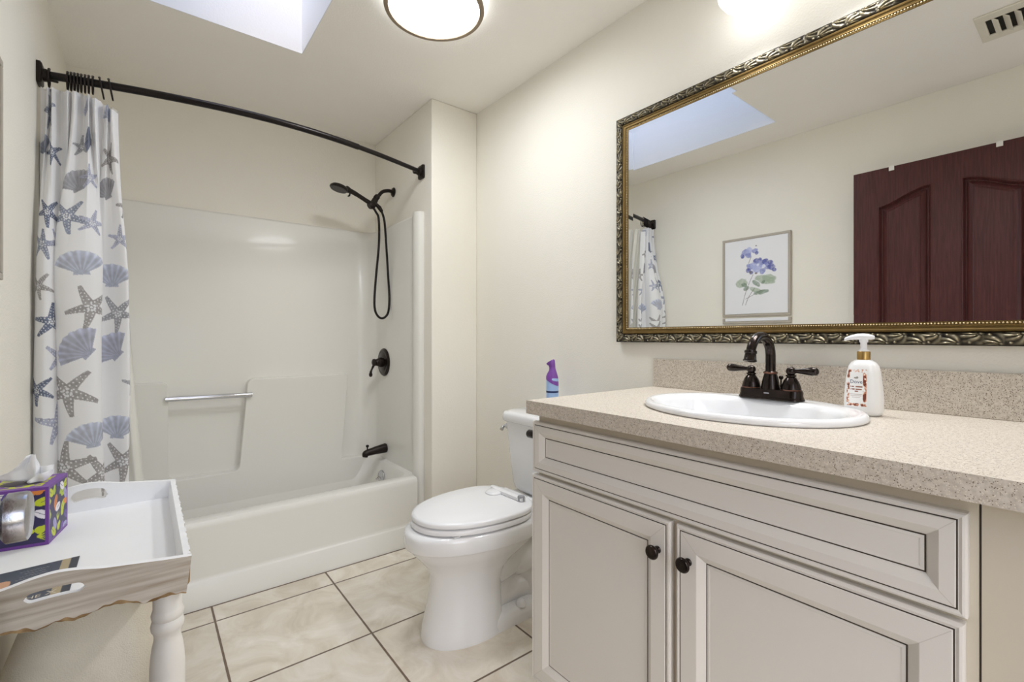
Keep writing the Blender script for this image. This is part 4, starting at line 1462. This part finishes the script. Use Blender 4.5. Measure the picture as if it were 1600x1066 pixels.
ca, cb = [], []
for (c0_, dr, nr, ln) in sides:
    na, nb = int(ln / 0.0016), 26
    A_, B_ = np.meshgrid(np.linspace(0, 1, na), np.linspace(0, 1, nb))
    Sd = B_ * OW + A_ * (ln - 2 * B_ * OW)
    f = leaf_height(Sd, B_)
    env = np.sin(PI * np.clip(B_, 0.0, 1.0)) ** 0.5
    edge = np.clip(np.minimum(B_, 1 - B_) / 0.10, 0, 1)
    hgt = (0.004 * env + 0.0065 * f * edge)
    yz = c0_[None, None, :] + Sd[..., None] * dr + (B_ * OW)[..., None] * nr
    Pn = np.stack([MX + 0.010 - 0.004 * 0 - hgt, yz[..., 0], yz[..., 1]], -1)
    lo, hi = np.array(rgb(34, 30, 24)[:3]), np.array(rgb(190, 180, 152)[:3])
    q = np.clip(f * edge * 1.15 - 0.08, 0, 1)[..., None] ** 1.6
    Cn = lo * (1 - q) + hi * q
    warm = vnoise(Sd / 0.02, B_ * 2)[..., None]
    Cn = Cn * (1 - 0.25 * warm) + Cn * np.array([1.0, 0.86, 0.62]) * 0.25 * warm
    ca.append(Pn)
    cb.append(Cn)
# the four carved runs become one mesh
vv, ff, cc = [], [], []
for Pn, Cn in zip(ca, cb):
    m_, n_ = Pn.shape[:2]
    o_ = sum(len(x) for x in vv)
    idx = np.arange(m_ * n_).reshape(m_, n_) + o_
    ff.append(np.stack([idx[:-1, :-1], idx[:-1, 1:], idx[1:, 1:], idx[1:, :-1]], -1).reshape(-1, 4))
    vv.append(Pn.reshape(-1, 3))
    cc.append(Cn.reshape(-1, 3))
base_n = sum(len(x) for x in vv)
# plain outer side walls of the frame
ow = []
for (y, z) in ((MY1, MZ0), (MY1, MZ1), (MY0, MZ1), (MY0, MZ0)):
    ow += [(MX + 0.0085, y, z), (XR - 0.0008, y, z)]
V = np.concatenate(vv + [np.array(ow)])
F = np.concatenate(ff + [np.array([[base_n + 2 * k, base_n + (2 * k + 2) % 8, base_n + (2 * k + 3) % 8, base_n + 2 * k + 1] for k in range(4)])])
Cc = np.concatenate(cc + [np.tile(np.array(rgb(70, 58, 40)[:3]), (8, 1))])
me = bpy.data.meshes.new('carved_frame')
me.from_pydata((V - np.array(WORLD[mr.name])).tolist(), [], F.tolist())
at = me.color_attributes.new('paint', 'FLOAT_COLOR', 'POINT')
at.data.foreach_set('color', np.c_[Cc, np.ones(len(Cc))].astype(np.float32).ravel())
me.polygons.foreach_set('use_smooth', [True] * len(me.polygons))
me.set_sharp_from_angle(angle=R(60))
me.materials.append(M['vc_ornament'])
fo = bpy.data.objects.new('carved_frame', me)
COL.objects.link(fo)
fo.parent = mr
WORLD[fo.name] = WORLD[mr.name]
# smooth gold moulding
gm = MB()
prof = [(0.0, 0.012), (0.0, 0.006), (0.003, 0.003), (0.006, 0.004), (0.0075, 0.0065), (0.013, 0.0075), (0.0155, 0.006), (0.0165, 0.009), (0.021, 0.009), (0.024, 0.0095), (0.024, 0.014)]
ringsg = []
for ins, dep in prof:
    i = OW + ins
    ringsg.append([(MX + dep, MY1 - i, MZ0 + i), (MX + dep, MY1 - i, MZ1 - i), (MX + dep, MY0 + i, MZ1 - i), (MX + dep, MY0 + i, MZ0 + i)])
gm.loft(ringsg, True, False, False)
gm.build('gold_moulding', M['gold'], mr, angle=30)
# bead row
bd = MB()
i = OW + 0.0188
for (y0, z0, y1, z1) in ((MY1 - i, MZ0 + i, MY1 - i, MZ1 - i), (MY1 - i, MZ1 - i, MY0 + i, MZ1 - i), (MY0 + i, MZ1 - i, MY0 + i, MZ0 + i), (MY0 + i, MZ0 + i, MY1 - i, MZ0 + i)):
    ln = math.hypot(y1 - y0, z1 - z0)
    nbd = int(ln / 0.0062)
    for k in range(nbd):
        t = (k + 0.5) / nbd
        bd.ball((MX + 0.0085, y0 + (y1 - y0) * t, z0 + (z1 - z0) * t), 0.0023, 8, 5)
bd.build('beading', M['gold_light'], mr)
# glass with a bevelled border
GXm = 1.4675
i0, i1 = OW + GW - 0.003, OW + GW + 0.022
tl = -0.025 * math.tan(R(0.80))
gl = MB()
oR = [(GXm + tl * 1, MY1 - i0, MZ0 + i0), (GXm + tl, MY1 - i0, MZ1 - i0), (GXm + tl, MY0 + i0, MZ1 - i0), (GXm + tl, MY0 + i0, MZ0 + i0)]
iR = [(GXm, MY1 - i1, MZ0 + i1), (GXm, MY1 - i1, MZ1 - i1), (GXm, MY0 + i1, MZ1 - i1), (GXm, MY0 + i1, MZ0 + i1)]
bR = [(GXm + 0.004, p[1], p[2]) for p in oR]
gl.loft([oR, iR], True, False, True)
gl.loft([bR, oR], True, True, False)
gl.build('mirror_glass', M['mirror'], mr, smooth=False)

# ------------------------------------------------------------------ lamps
LX, LY, LR, LZ = 0.856, 1.5625, 0.1866, 2.340
cl_ = thing('ceiling_light', 'round flush ceiling light with glowing glass and bronze ring', 'ceiling lamp', (LX, LY, ZC))
s = MB()
s.lathe([(LR - 0.012, 0.024), (LR - 0.003, 0.025), (LR - 0.001, 0.030), (LR, 0.040), (LR - 0.002, 0.044), (LR - 0.017, 0.0445), (LR - 0.0192, 0.042), (LR - 0.0195, 0.020)], (LX, LY, ZC), (0, 0, -1), 64, cap1=False)
s.build('metal_ring', M['lamp_ring'], cl_)
s = MB()
s.lathe([(LR - 0.020, 0.030), (LR - 0.020, 0.0405), (LR - 0.028, 0.0415), (LR - 0.05, 0.0440), (LR * 0.60, 0.048), (LR * 0.3, 0.0515), (0.0001, 0.053)], (LX, LY, ZC), (0, 0, -1), 64, cap0=False)
s.build('glass_diffuser', M['lamp_glass'], cl_)

s = MB()
s.lathe([(LR - 0.011, 0.0005), (LR - 0.009, 0.004), (LR - 0.009, 0.0252)], (LX, LY, ZC), (0, 0, -1), 64, cap0=False, cap1=False)
s.build('glass_drum', M['drum_glass'], cl_)

vlz = thing('vanity_light', 'bar light with glowing white globes on the wall above the mirror', 'wall lamp', (XR, 0.40, 2.17))
s = MB()
s.loft([[(XR - d, p[0], p[1]) for p in rrect(0.40, 2.205, 0.34 - e, 0.045 - e, 0.02, 0, 5)] for d, e in ((0.0006, 0.0), (0.018, 0.0), (0.024, 0.006))])
s.build('back_plate', M['lamp_ring'], vlz)
for gy in (0.660, 0.40, 0.14):
    s = MB()
    s.tube([(XR - 0.02, gy, 2.205), (XR - 0.075, gy, 2.213), (XR - 0.110, gy, 2.213)], 0.012, 12)
    s.lathe([(0.028, 0.0), (0.030, 0.01), (0.022, 0.022)], (XR - 0.110, gy, 2.197), (0, 0, 1), 20)
    arm = s.build('lamp_arm', M['lamp_ring'], vlz)
    s = MB()
    s.lathe([(0.026, 0.0), (0.044, -0.010), (0.062, -0.032), (0.070, -0.060), (0.066, -0.088), (0.050, -0.112), (0.026, -0.126), (0.0001, -0.130)], (XR - 0.110, gy, 2.200), (0, 0, 1), 36)
    s.build('glass_globe', M['globe_glass'], arm, angle=80)
    dl = bpy.data.lights.new('vanity_bulb', 'SPOT')
    dl.energy, dl.spot_size, dl.spot_blend, dl.shadow_soft_size = DOWN_POWER, R(150), 0.9, 0.05
    dl.color = (0.97, 0.98, 1.0)
    do = bpy.data.objects.new('vanity_bulb', dl)
    COL.objects.link(do)
    do.location = (XR - 0.115, gy, 2.060)
    do.rotation_euler = (0, R(14), 0)

# ------------------------------------------------------------------ ceiling vent
ve = thing('ceiling_vent', 'off-white ceiling air vent with dark slots seen in the mirror', 'vent', (0.215, 0.17, ZC))
s = MB()
vx0, vx1, vy0, vy1 = 0.095, 0.335, -0.02, 0.331
for q in ((vx0, vx0 + 0.05, vy0, vy1), (vx1 - 0.05, vx1, vy0, vy1), (vx0 + 0.05, vx1 - 0.05, vy0, vy0 + 0.028), (vx0 + 0.05, vx1 - 0.05, vy1 - 0.028, vy1)):
    s.box(q[0], q[1], q[2], q[3], ZC - 0.008, ZC - 0.0004)
s.build('vent_frame', M['vent'], ve, bevel=0.003)
s = MB()
s.box(vx0 + 0.048, vx1 - 0.048, vy0 + 0.026, vy1 - 0.026, ZC - 0.0012, ZC - 0.0004)
s.build('duct_opening', M['vent_dark'], ve, smooth=False)
k = 0
y = vy0 + 0.048
while y < vy1 - 0.04:
    s = MB()
    a = R(40)
    c, si = math.cos(a) * 0.0115, math.sin(a) * 0.0115
    z = ZC - 0.0108
    s.add([(vx, y + sg * c + t_ * si * 0.12, z + sg * si - t_ * c * 0.12) for vx in (vx0 + 0.0505, vx1 - 0.0505) for sg, t_ in ((-1, -1), (1, -1), (1, 1), (-1, 1))],
          [(0, 1, 2, 3), (7, 6, 5, 4), (0, 4, 5, 1), (1, 5, 6, 2), (2, 6, 7, 3), (3, 7, 4, 0)])
    s.build('louver', M['vent'], ve, smooth=False)
    y += 0.031

# ------------------------------------------------------------------ framed picture on the left wall
PY0, PY1, PZ0, PZ1 = 1.236, 1.680, 1.250, 1.788
pc_ = thing('framed_picture', 'framed watercolour of blue violet flowers hung on the left wall', 'picture', (XL, (PY0 + PY1) / 2, PZ0))
s = MB()
fw = 0.016
for q in ((PY0, PY1, PZ0, PZ0 + fw), (PY0, PY1, PZ1 - fw, PZ1), (PY0, PY0 + fw, PZ0 + fw, PZ1 - fw), (PY1 - fw, PY1, PZ0 + fw, PZ1 - fw)):
    s.box(XL + 0.0008, XL + 0.017, q[0], q[1], q[2], q[3])
s.build('picture_frame', M['frame_silver'], pc_, smooth=False, bevel=0.002)
nu, nv = 240, 300
uu, vv_ = np.meshgrid(np.linspace(0, 1, nu), np.linspace(0, 1, nv))      # u from the near edge (low Y) to the far edge; v up
art = np.empty(uu.shape + (3,))
art[:] = rgb(236, 236, 240)[:3]
lerp_paint(art, 0.10 * vnoise(uu * 5, vv_ * 5), rgb(200, 206, 226)[:3])
asp = (PZ1 - PZ0) / (PY1 - PY0)


def blob(u0, v0, ru, rv, rot, col, strength=0.85, rough=0.25, power=1.0):
    x, y_ = (uu - u0), (vv_ - v0) * asp
    a = R(rot)
    xx, yy = (x * math.cos(a) + y_ * math.sin(a)) / ru, (-x * math.sin(a) + y_ * math.cos(a)) / rv
    r_ = np.hypot(xx, yy) + rough * (vnoise(uu * 26 + u0 * 91, vv_ * 30 + v0 * 37) - 0.5)
    lerp_paint(art, np.clip((1 - r_) * 6, 0, 1) * min(1.0, strength * 1.15) * (0.65 + 0.35 * vnoise(uu * 40 + v0 * 50, vv_ * 44)), col)


def stroke(p0, p1, bend, wd, col, strength=0.8):
    for k in range(40):
        t = k / 39
        u0 = p0[0] + (p1[0] - p0[0]) * t + bend * math.sin(PI * t)
        v0 = p0[1] + (p1[1] - p0[1]) * t
        d2 = ((uu - u0) ** 2 + ((vv_ - v0) * asp) ** 2)
        lerp_paint(art, (d2 < wd ** 2).astype(float) * strength, col)


GRN, GRN2, STEM = rgb(162, 178, 156)[:3], rgb(122, 142, 122)[:3], rgb(116, 108, 104)[:3]
VIO, VIO2, VIO3 = rgb(134, 142, 200)[:3], rgb(88, 94, 166)[:3], rgb(172, 180, 224)[:3]
# in the mirror the picture reads left to right from the far edge (high Y), so u is flipped here: u=1 far
FU = lambda x: 1 - x
for (x, v, ru, rv, rot, col) in ((0.28, 0.42, 0.095, 0.06, 15, GRN), (0.33, 0.39, 0.05, 0.03, -20, GRN2), (0.66, 0.44, 0.15, 0.055, -14, GRN), (0.72, 0.46, 0.10, 0.05, -10, GRN), (0.52, 0.40, 0.07, 0.03, -40, GRN2), (0.52, 0.31, 0.11, 0.035, -20, GRN),
                                 (0.60, 0.28, 0.11, 0.03, 8, GRN2), (0.36, 0.34, 0.05, 0.03, 30, GRN2), (0.63, 0.41, 0.035, 0.02, 40, GRN2)):
    blob(FU(x), v, ru * 1.12, rv * 1.25, -rot, col, 0.8)
stroke((FU(0.30), 0.12), (FU(0.47), 0.52), 0.02, 0.006, STEM)
stroke((FU(0.35), 0.12), (FU(0.50), 0.34), 0.02, 0.005, STEM)
stroke((FU(0.35), 0.20), (FU(0.60), 0.30), 0.0, 0.004, STEM)
stroke((FU(0.40), 0.68), (FU(0.44), 0.76), 0.0, 0.004, STEM)
rng = random.Random(3)
for (x, v, r_, col) in ((0.34, 0.83, 0.06, VIO), (0.42, 0.85, 0.055, VIO3), (0.50, 0.84, 0.045, VIO), (0.30, 0.78, 0.04, VIO2), (0.40, 0.79, 0.05, VIO), (0.53, 0.80, 0.03, VIO2), (0.52, 0.70, 0.05, VIO2), (0.60, 0.66, 0.07, VIO), (0.54, 0.60, 0.07, VIO3),
                        (0.42, 0.63, 0.06, VIO), (0.48, 0.64, 0.06, VIO3), (0.66, 0.68, 0.05, VIO2), (0.70, 0.62, 0.06, VIO), (0.76, 0.60, 0.055, VIO2), (0.74, 0.66, 0.04, VIO2), (0.62, 0.56, 0.05, VIO), (0.40, 0.58, 0.04, VIO2), (0.80, 0.56, 0.03, VIO2), (0.44, 0.55, 0.03, VIO2),
                        (0.58, 0.72, 0.03, VIO2), (0.64, 0.62, 0.03, rgb(226, 230, 246)[:3]), (0.55, 0.645, 0.02, rgb(226, 230, 246)[:3]), (0.43, 0.555, 0.02, STEM), (0.52, 0.535, 0.02, STEM), (0.52, 0.90, 0.012, STEM)):
    blob(FU(x), v, r_ * 1.12, r_ * 0.95, rng.uniform(-40, 40), col, 0.9, 0.5)
yy0, yy1, zz0, zz1 = PY0 + fw + 0.001, PY1 - fw - 0.001, PZ0 + fw + 0.001, PZ1 - fw - 0.001
Pp = np.stack([np.full_like(uu, XL + 0.0135), yy0 + uu * (yy1 - yy0), zz0 + vv_ * (zz1 - zz0)], -1)
cv = grid_obj('canvas', Pp, art, M['vc_art'], pc_)
sm = cv.modifiers.new('thickness', 'SOLIDIFY')
sm.thickness, sm.offset = 0.010, -1

# ------------------------------------------------------------------ tray table
tr = thing('tray_table', 'distressed white butler tray table with turned legs by the left wall', 'tray table', (-0.105, 1.22, 0))
X0, X1, Y0, Y1 = -0.272, 0.062, 0.957, 1.500      # rim corners
TZ = 0.740
TF_ = 0.700          # tray floor
s = MB()
s.box(X0 + 0.012, X1 - 0.012, Y0 + 0.012, Y1 - 0.012, TF_ - 0.010, TF_)
s.build('tray_floor', M['tray_white'], tr, smooth=False)


def end_panel(yo, yi, outm):
    """short side with handle slot: flared a little, arched top, scalloped lower edge"""
    n = 160
    s_ = MB()
    xs_ = np.linspace(X0, X1, n)
    u = (xs_ - X0) / (X1 - X0)
    v_ = np.abs(u - 0.5)
    topz = np.interp(v_, [0, 0.03, 0.08, 0.16, 0.297, 0.396, 0.5], [0.7630, 0.7622, 0.7598, 0.7533, 0.7474, 0.7430, 0.7395])
    topz = np.convolve(np.pad(topz, 4, mode='edge'), np.ones(9) / 9, 'valid')
    botz = np.interp(v_, [0, 0.02, 0.045, 0.065, 0.10, 0.137, 0.17, 0.20, 0.235, 0.27, 0.305, 0.325, 0.40, 0.47, 0.5], [0.6880, 0.6855, 0.6830, 0.6818, 0.6842, 0.6880, 0.6898, 0.6902, 0.6888, 0.6858, 0.6805, 0.6780, 0.6792, 0.6790, 0.6766])
    # hand slot
    q_ = np.abs(u - 0.502)
    hh = np.where(q_ < 0.096, (0.0072 if outm > 0 else 0.0115) * np.sqrt(np.clip(1 - (np.maximum(0, q_ - 0.070) / 0.026) ** 2, 0, 1)), 0.0)
    mid = 0.7322 + (0.0018 if outm > 0 else 0.006) * (1 - (q_ / 0.096) ** 2)
    rows = []
    flare = 0.006 * (1 if outm > 0 else -1)
    lo1, hi1 = mid - hh, mid + hh

    def P(xv, z, d):
        y_ = yo if d == 0 else yi
        k_ = (z - 0.675) / 0.065
        return (-0.105 + (xv + 0.105) * (1 + 0.045 * (k_ - 1)), y_ - flare * (k_ - 1), z)
    vs, fs, mi_ = [], [], []
    for k in range(n):
        wr = 0.0004 * math.sin(k * 0.9) + 0.0004 * math.sin(k * 0.31)
        for d in (0, 1):
            for z in (botz[k] + wr, botz[k] + 0.0034 + 0.0022 * math.sin(k * 0.23) + 0.0012 * math.sin(k * 0.61) + wr, lo1[k], hi1[k], topz[k]):
                vs.append(P(xs_[k], z, d))
    for k in range(n - 1):
        a_, b__ = k * 10, (k + 1) * 10
        hole_ = hh[k] > 0.0005 or hh[k + 1] > 0.0005
        for j in range(4):
            if j == 2:
                continue
            fs.append((a_ + j, b__ + j, b__ + j + 1, a_ + j + 1))
            mi_.append((2 if j == 0 else 0))
            fs.append((a_ + 5 + j, a_ + 6 + j, b__ + 6 + j, b__ + 5 + j))
            mi_.append(1)
        fs.append((a_, a_ + 5, b__ + 5, b__))
        mi_.append(2)
        fs.append((a_ + 4, b__ + 4, b__ + 9, a_ + 9))
        mi_.append(1)
        if hole_:
            fs.append((a_ + 2, b__ + 2, b__ + 7, a_ + 7))
            fs.append((a_ + 3, a_ + 8, b__ + 8, b__ + 3))
            mi_ += [1, 1]
    for k in (0, n - 1):
        a_ = k * 10
        fs.append((a_, a_ + 1, a_ + 2, a_ + 4, a_ + 9, a_ + 7, a_ + 6, a_ + 5))
        mi_.append(2)
    s_.add(vs, fs, mi_)
    return s_.build('end_panel', [M['weathered'], M['tray_white'], M['bare_wood']], tr, angle=50)


end_panel(Y0, Y0 + 0.011, 1)
end_panel(Y1, Y1 - 0.011, -1)
for xo, xi, sg in ((X1, X1 - 0.011, 1), (X0, X0 + 0.011, -1)):
    s = MB()
    n = 60
    rows = []
    for k in range(n):
        y_ = Y0 + 0.0115 + (Y1 - Y0 - 0.023) * k / (n - 1)
        j1, j2 = 0.0011 * math.sin(k * 2.3) + 0.0009 * math.sin(k * 5.1), 0.0010 * math.sin(k * 1.7 + 1)
        bz = 0.680 + 0.006 * math.cos(4 * PI * k / (n - 1))
        rows.append([(xo - sg * 0.006, y_, bz), (xo - sg * 0.002, y_, bz + 0.006), (xo - sg * 0.001 + j1, y_, TZ - 0.0025), (xo - sg * 0.0015 + j2, y_, TZ + j1), (xi, y_, TZ), (xi - sg * 0.005, y_, TF_ + 0.001), (xi - sg * 0.005, y_, bz)])
    fm = []
    for k in range(n - 1):
        fm += [2, 0, 1, 1, 1, 1, 2]
    o_ = len(s.v)
    s.loft(rows, True, True, True)
    s.mi = fm + [2, 2]
    s.build('side_panel', [M['weathered'], M['tray_white'], M['bare_wood']], tr, angle=40)
for (lxp, lyp) in ((0.030, 0.990), (-0.242, 0.990), (0.030, 1.462), (-0.242, 1.462)):
    s = MB()
    s.lathe([(0.0205, 0.689), (0.0205, 0.650), (0.0215, 0.647), (0.0232, 0.641), (0.0225, 0.635), (0.0205, 0.632), (0.0225, 0.628), (0.0240, 0.622), (0.0230, 0.615), (0.0205, 0.611), (0.0188, 0.604), (0.0195, 0.597), (0.0218, 0.586), (0.0238, 0.570),
             (0.0250, 0.550), (0.0250, 0.520), (0.0235, 0.470), (0.0200, 0.400), (0.0175, 0.330), (0.0180, 0.300), (0.0215, 0.290), (0.0215, 0.280), (0.0180, 0.272), (0.0200, 0.24), (0.0225, 0.20), (0.0210, 0.12), (0.0160, 0.04), (0.0170, 0.02), (0.0160, 0.001)],
            (lxp, lyp, 0), (0, 0, 1), 32)
    s.build('leg', M['leg_white'], tr, angle=50)

# hamper under the tray
hp = MB()
hp.loft([rrect(-0.072, 1.235, 0.131 - e, 0.165 - e, 0.075, z) for z, e in ((0.002, 0.010), (0.02, 0.0), (0.30, 0.001), (0.48, 0.002), (0.53, 0.007), (0.575, 0.022), (0.61, 0.034), (0.64, 0.046), (0.662, 0.058), (0.670, 0.070))])
tag(hp.build('laundry_hamper', M['hamper'], angle=60), 'cream cloth hamper standing on the floor under the tray table', 'hamper')

# tissue box on the tray
ta = R(-9.0)
ex_, ey_ = Vector((math.cos(ta), math.sin(ta), 0)), Vector((-math.sin(ta), math.cos(ta), 0))
c_fr = Vector((-0.150, 1.291, TF_ + 0.0005))     # front right lower corner
BW = 0.108
HB_ = 0.114
tb = thing('tissue_box', 'purple cube tissue box with leaf pattern standing on the white tray', 'tissue box', tuple(c_fr - ex_ * BW / 2 + ey_ * BW / 2))


def leaf_paint(U_, V_, seed, lavender):
    r_ = random.Random(seed)
    P_ = np.empty(U_.shape + (3,))
    P_[:] = rgb(46, 40, 84)[:3]
    cols = [rgb(196, 206, 44), rgb(178, 196, 60), rgb(120, 84, 170), rgb(168, 160, 206), rgb(222, 134, 60), rgb(236, 232, 238), rgb(196, 206, 44), rgb(92, 70, 150)]
    for gx in range(5):
        for gy in range(5):
            u0, v0 = (gx + 0.5 + r_.uniform(-.3, .3)) / 5 * BW, (gy + 0.5 + r_.uniform(-.3, .3)) / 5 * HB_
            col = cols[r_.randrange(len(cols))][:3]
            a = r_.uniform(0, PI)
            x, y_ = (U_ - u0) * math.cos(a) + (V_ - v0) * math.sin(a), -(U_ - u0) * math.sin(a) + (V_ - v0) * math.cos(a)
            kind = r_.random()
            if kind < 0.5:
                mk = ((x / 0.0135) ** 2 + (y_ / 0.0080) ** 2 < 1) & ~((np.abs(y_) < 0.0005) & (x > -0.004))
            elif kind < 0.8:
                mk = np.zeros_like(x, dtype=bool)
                for q in range(-2, 3):
                    b2 = 0.35 * q
                    xx, yy = x * math.cos(b2) + y_ * math.sin(b2), -x * math.sin(b2) + y_ * math.cos(b2)
                    mk |= (xx > 0) & (xx < 0.017) & (np.abs(yy) < 0.0013 * (1.2 - xx / 0.017))
            else:
                mk = ((x / 0.0075) ** 2 + (y_ / 0.0075) ** 2 < 1) | (((x - 0.007) / 0.006) ** 2 + (y_ / 0.005) ** 2 < 1)
            lerp_paint(P_, mk.astype(float), col)
    ed = np.minimum(np.minimum(U_, BW - U_), np.minimum(V_, HB_ - V_))
    lerp_paint(P_, (ed < 0.0055).astype(float), rgb(112, 62, 150)[:3])
    return P_


n = 110
U_, V_ = np.meshgrid(np.linspace(0, BW, n), np.linspace(0, HB_, n))
faces = []
cf = np.array(c_fr)
exn, eyn, ezn = np.array(ex_), np.array(ey_), np.array((0, 0, 1.0))
corner = cf - exn * BW
for (o0, du, dv, sd) in ((corner, exn, ezn, 5), (cf, eyn, ezn, 11), (cf + eyn * BW, -exn, ezn, 17), (corner + eyn * BW, -eyn, ezn, 23)):
    faces.append((o0 + U_[..., None] * du + V_[..., None] * dv, leaf_paint(U_, V_, sd, True)))
Vt = V_ * BW / HB_
tp_ = np.empty(U_.shape + (3,))
tp_[:] = rgb(120, 70, 160)[:3]
lerp_paint(tp_, ((np.abs(U_ - BW / 2) < 0.040) & (np.abs(Vt - BW / 2) < 0.040) & (vnoise(U_ / 0.008, Vt / 0.008) > 0.45)).astype(float), rgb(196, 206, 44)[:3])
lerp_paint(tp_, (((U_ - BW / 2) / 0.033) ** 2 + ((Vt - BW / 2) / 0.026) ** 2 < 1).astype(float), rgb(60, 50, 66)[:3])
faces.append((corner + ezn * HB_ + U_[..., None] * exn + Vt[..., None] * eyn, tp_))
vv, ff, cc = [], [], []
for Pn, Cn in faces:
    m_, n_ = Pn.shape[:2]
    o_ = len(vv) * m_ * n_
    idx = np.arange(m_ * n_).reshape(m_, n_) + o_
    ff.append(np.stack([idx[:-1, :-1], idx[:-1, 1:], idx[1:, 1:], idx[1:, :-1]], -1).reshape(-1, 4))
    vv.append(Pn.reshape(-1, 3))
    cc.append(Cn.reshape(-1, 3))
V, F, Cc = np.concatenate(vv), np.concatenate(ff), np.concatenate(cc)
me = bpy.data.meshes.new('box')
me.from_pydata((V - np.array(WORLD[tb.name])).tolist(), [], F.tolist())
at = me.color_attributes.new('paint', 'FLOAT_COLOR', 'POINT')
at.data.foreach_set('color', np.c_[Cc, np.ones(len(Cc))].astype(np.float32).ravel())
me.materials.append(M['vc_card'])
bo = bpy.data.objects.new('box', me)
COL.objects.link(bo)
bo.parent = tb
WORLD[bo.name] = WORLD[tb.name]
# tissue: a pulled-up sheet with peaks and folds
cen = cf - exn * BW * 0.5 + eyn * BW * 0.5 + ezn * (HB_ + 0.0006)
ts = MB()
for (bl, br, hl, hr, tl_, tr_, ht0, ht1, dep, ph) in ((-0.046, 0.018, 0.010, 0.001, 0.006, 0.020, 0.054, 0.056, 0.000, 0.0), (-0.036, 0.022, 0.004, 0.001, -0.002, 0.018, 0.032, 0.046, 0.010, 1.7), (0.000, 0.034, 0.0, 0.0, 0.014, 0.047, 0.026, 0.032, 0.004, 0.9), (0.008, 0.036, 0.0, 0.002, 0.022, 0.050, 0.016, 0.024, -0.009, 2.4)):
    na_, nb_ = 22, 18
    pv = []
    for j in range(nb_):
        h_ = j / (nb_ - 1)
        for i_ in range(na_):
            a_ = i_ / (na_ - 1)
            sag = 1 - 0.35 * math.sin(PI * h_) * (1 - a_)
            x_ = (bl + (br - bl) * a_) * (1 - h_) + (tl_ + (tr_ - tl_) * a_) * h_ - 0.006 * math.sin(PI * h_) * (0.5 - a_)
            z_ = (hl + (hr - hl) * a_) * (1 - h_) + (ht0 + (ht1 - ht0) * a_) * h_ * sag
            d_ = dep + 0.007 * math.sin(a_ * 4.2 + ph) * (0.4 + 0.6 * h_) + 0.003 * math.sin(a_ * 9 + h_ * 5 + ph)
            pv.append(tuple(cen + exn * x_ + eyn * d_ + ezn * z_))
    ts.add(pv, [(j * na_ + i_, j * na_ + i_ + 1, (j + 1) * na_ + i_ + 1, (j + 1) * na_ + i_) for j in range(nb_ - 1) for i_ in range(na_ - 1)])
ti = ts.build('tissue', M['paper'], tb, angle=80)
sm = ti.modifiers.new('thickness', 'SOLIDIFY')
sm.thickness = 0.0008

# card lying in the tray
cd = thing('printed_card', 'dark slate printed card with gold band lying in the white tray', 'card', (-0.17, 1.08, TF_))
n1, n2 = 160, 200
U_, V_ = np.meshgrid(np.linspace(0, 1, n1), np.linspace(0, 1, n2))
cp = np.empty(U_.shape + (3,))
cp[:] = rgb(70, 76, 90)[:3]
lerp_paint(cp, 0.35 * vnoise(U_ * 9, V_ * 9), rgb(96, 104, 120)[:3])
lerp_paint(cp, ((U_ > 0.855) & (U_ < 0.925)).astype(float), rgb(176, 160, 128)[:3])
lerp_paint(cp, ((U_ > 0.935)).astype(float), rgb(52, 56, 66)[:3])
lerp_paint(cp, (((U_ - 0.40) / 0.10) ** 2 + ((V_ - 0.70) / 0.085) ** 2 + 0.8 * (vnoise(U_ * 22, V_ * 22) - 0.5) < 1).astype(float), rgb(206, 160, 128)[:3])
for q in range(7):
    vq = 0.58 + 0.055 * q
    wob = 0.010 * np.sin(U_ * (140 + 17 * q) + q) + 0.006 * np.sin(U_ * 60 + q * 2)
    lerp_paint(cp, ((np.abs(V_ - vq - wob) < 0.004) & (U_ > 0.52 + 0.02 * (q % 3)) & (U_ < 0.76 - 0.03 * (q % 2))).astype(float) * 0.75, rgb(168, 166, 168)[:3])
CX0, CX1, CY0_, CY1_ = -0.252, -0.096, 0.985, 1.184
Pc = np.stack([CX0 + U_ * (CX1 - CX0), CY0_ + V_ * (CY1_ - CY0_) - 0.012 * (1 - U_), np.full_like(U_, TF_ + 0.0016)], -1)
cdo = grid_obj('card', Pc, cp, M['vc_card'], cd)
sm = cdo.modifiers.new('thickness', 'SOLIDIFY')
sm.thickness, sm.offset = 0.0010, -1
text_mesh('THE', 0.015, lambda u, v: (-0.1435 + u, 1.040 + v, TF_ + 0.0019), M['cream_text'], 'lettering', cdo)
text_mesh('X', 0.020, lambda u, v: (-0.1185 + u, 1.043 + v, TF_ + 0.0019), M['cream_text'], 'lettering', cdo)
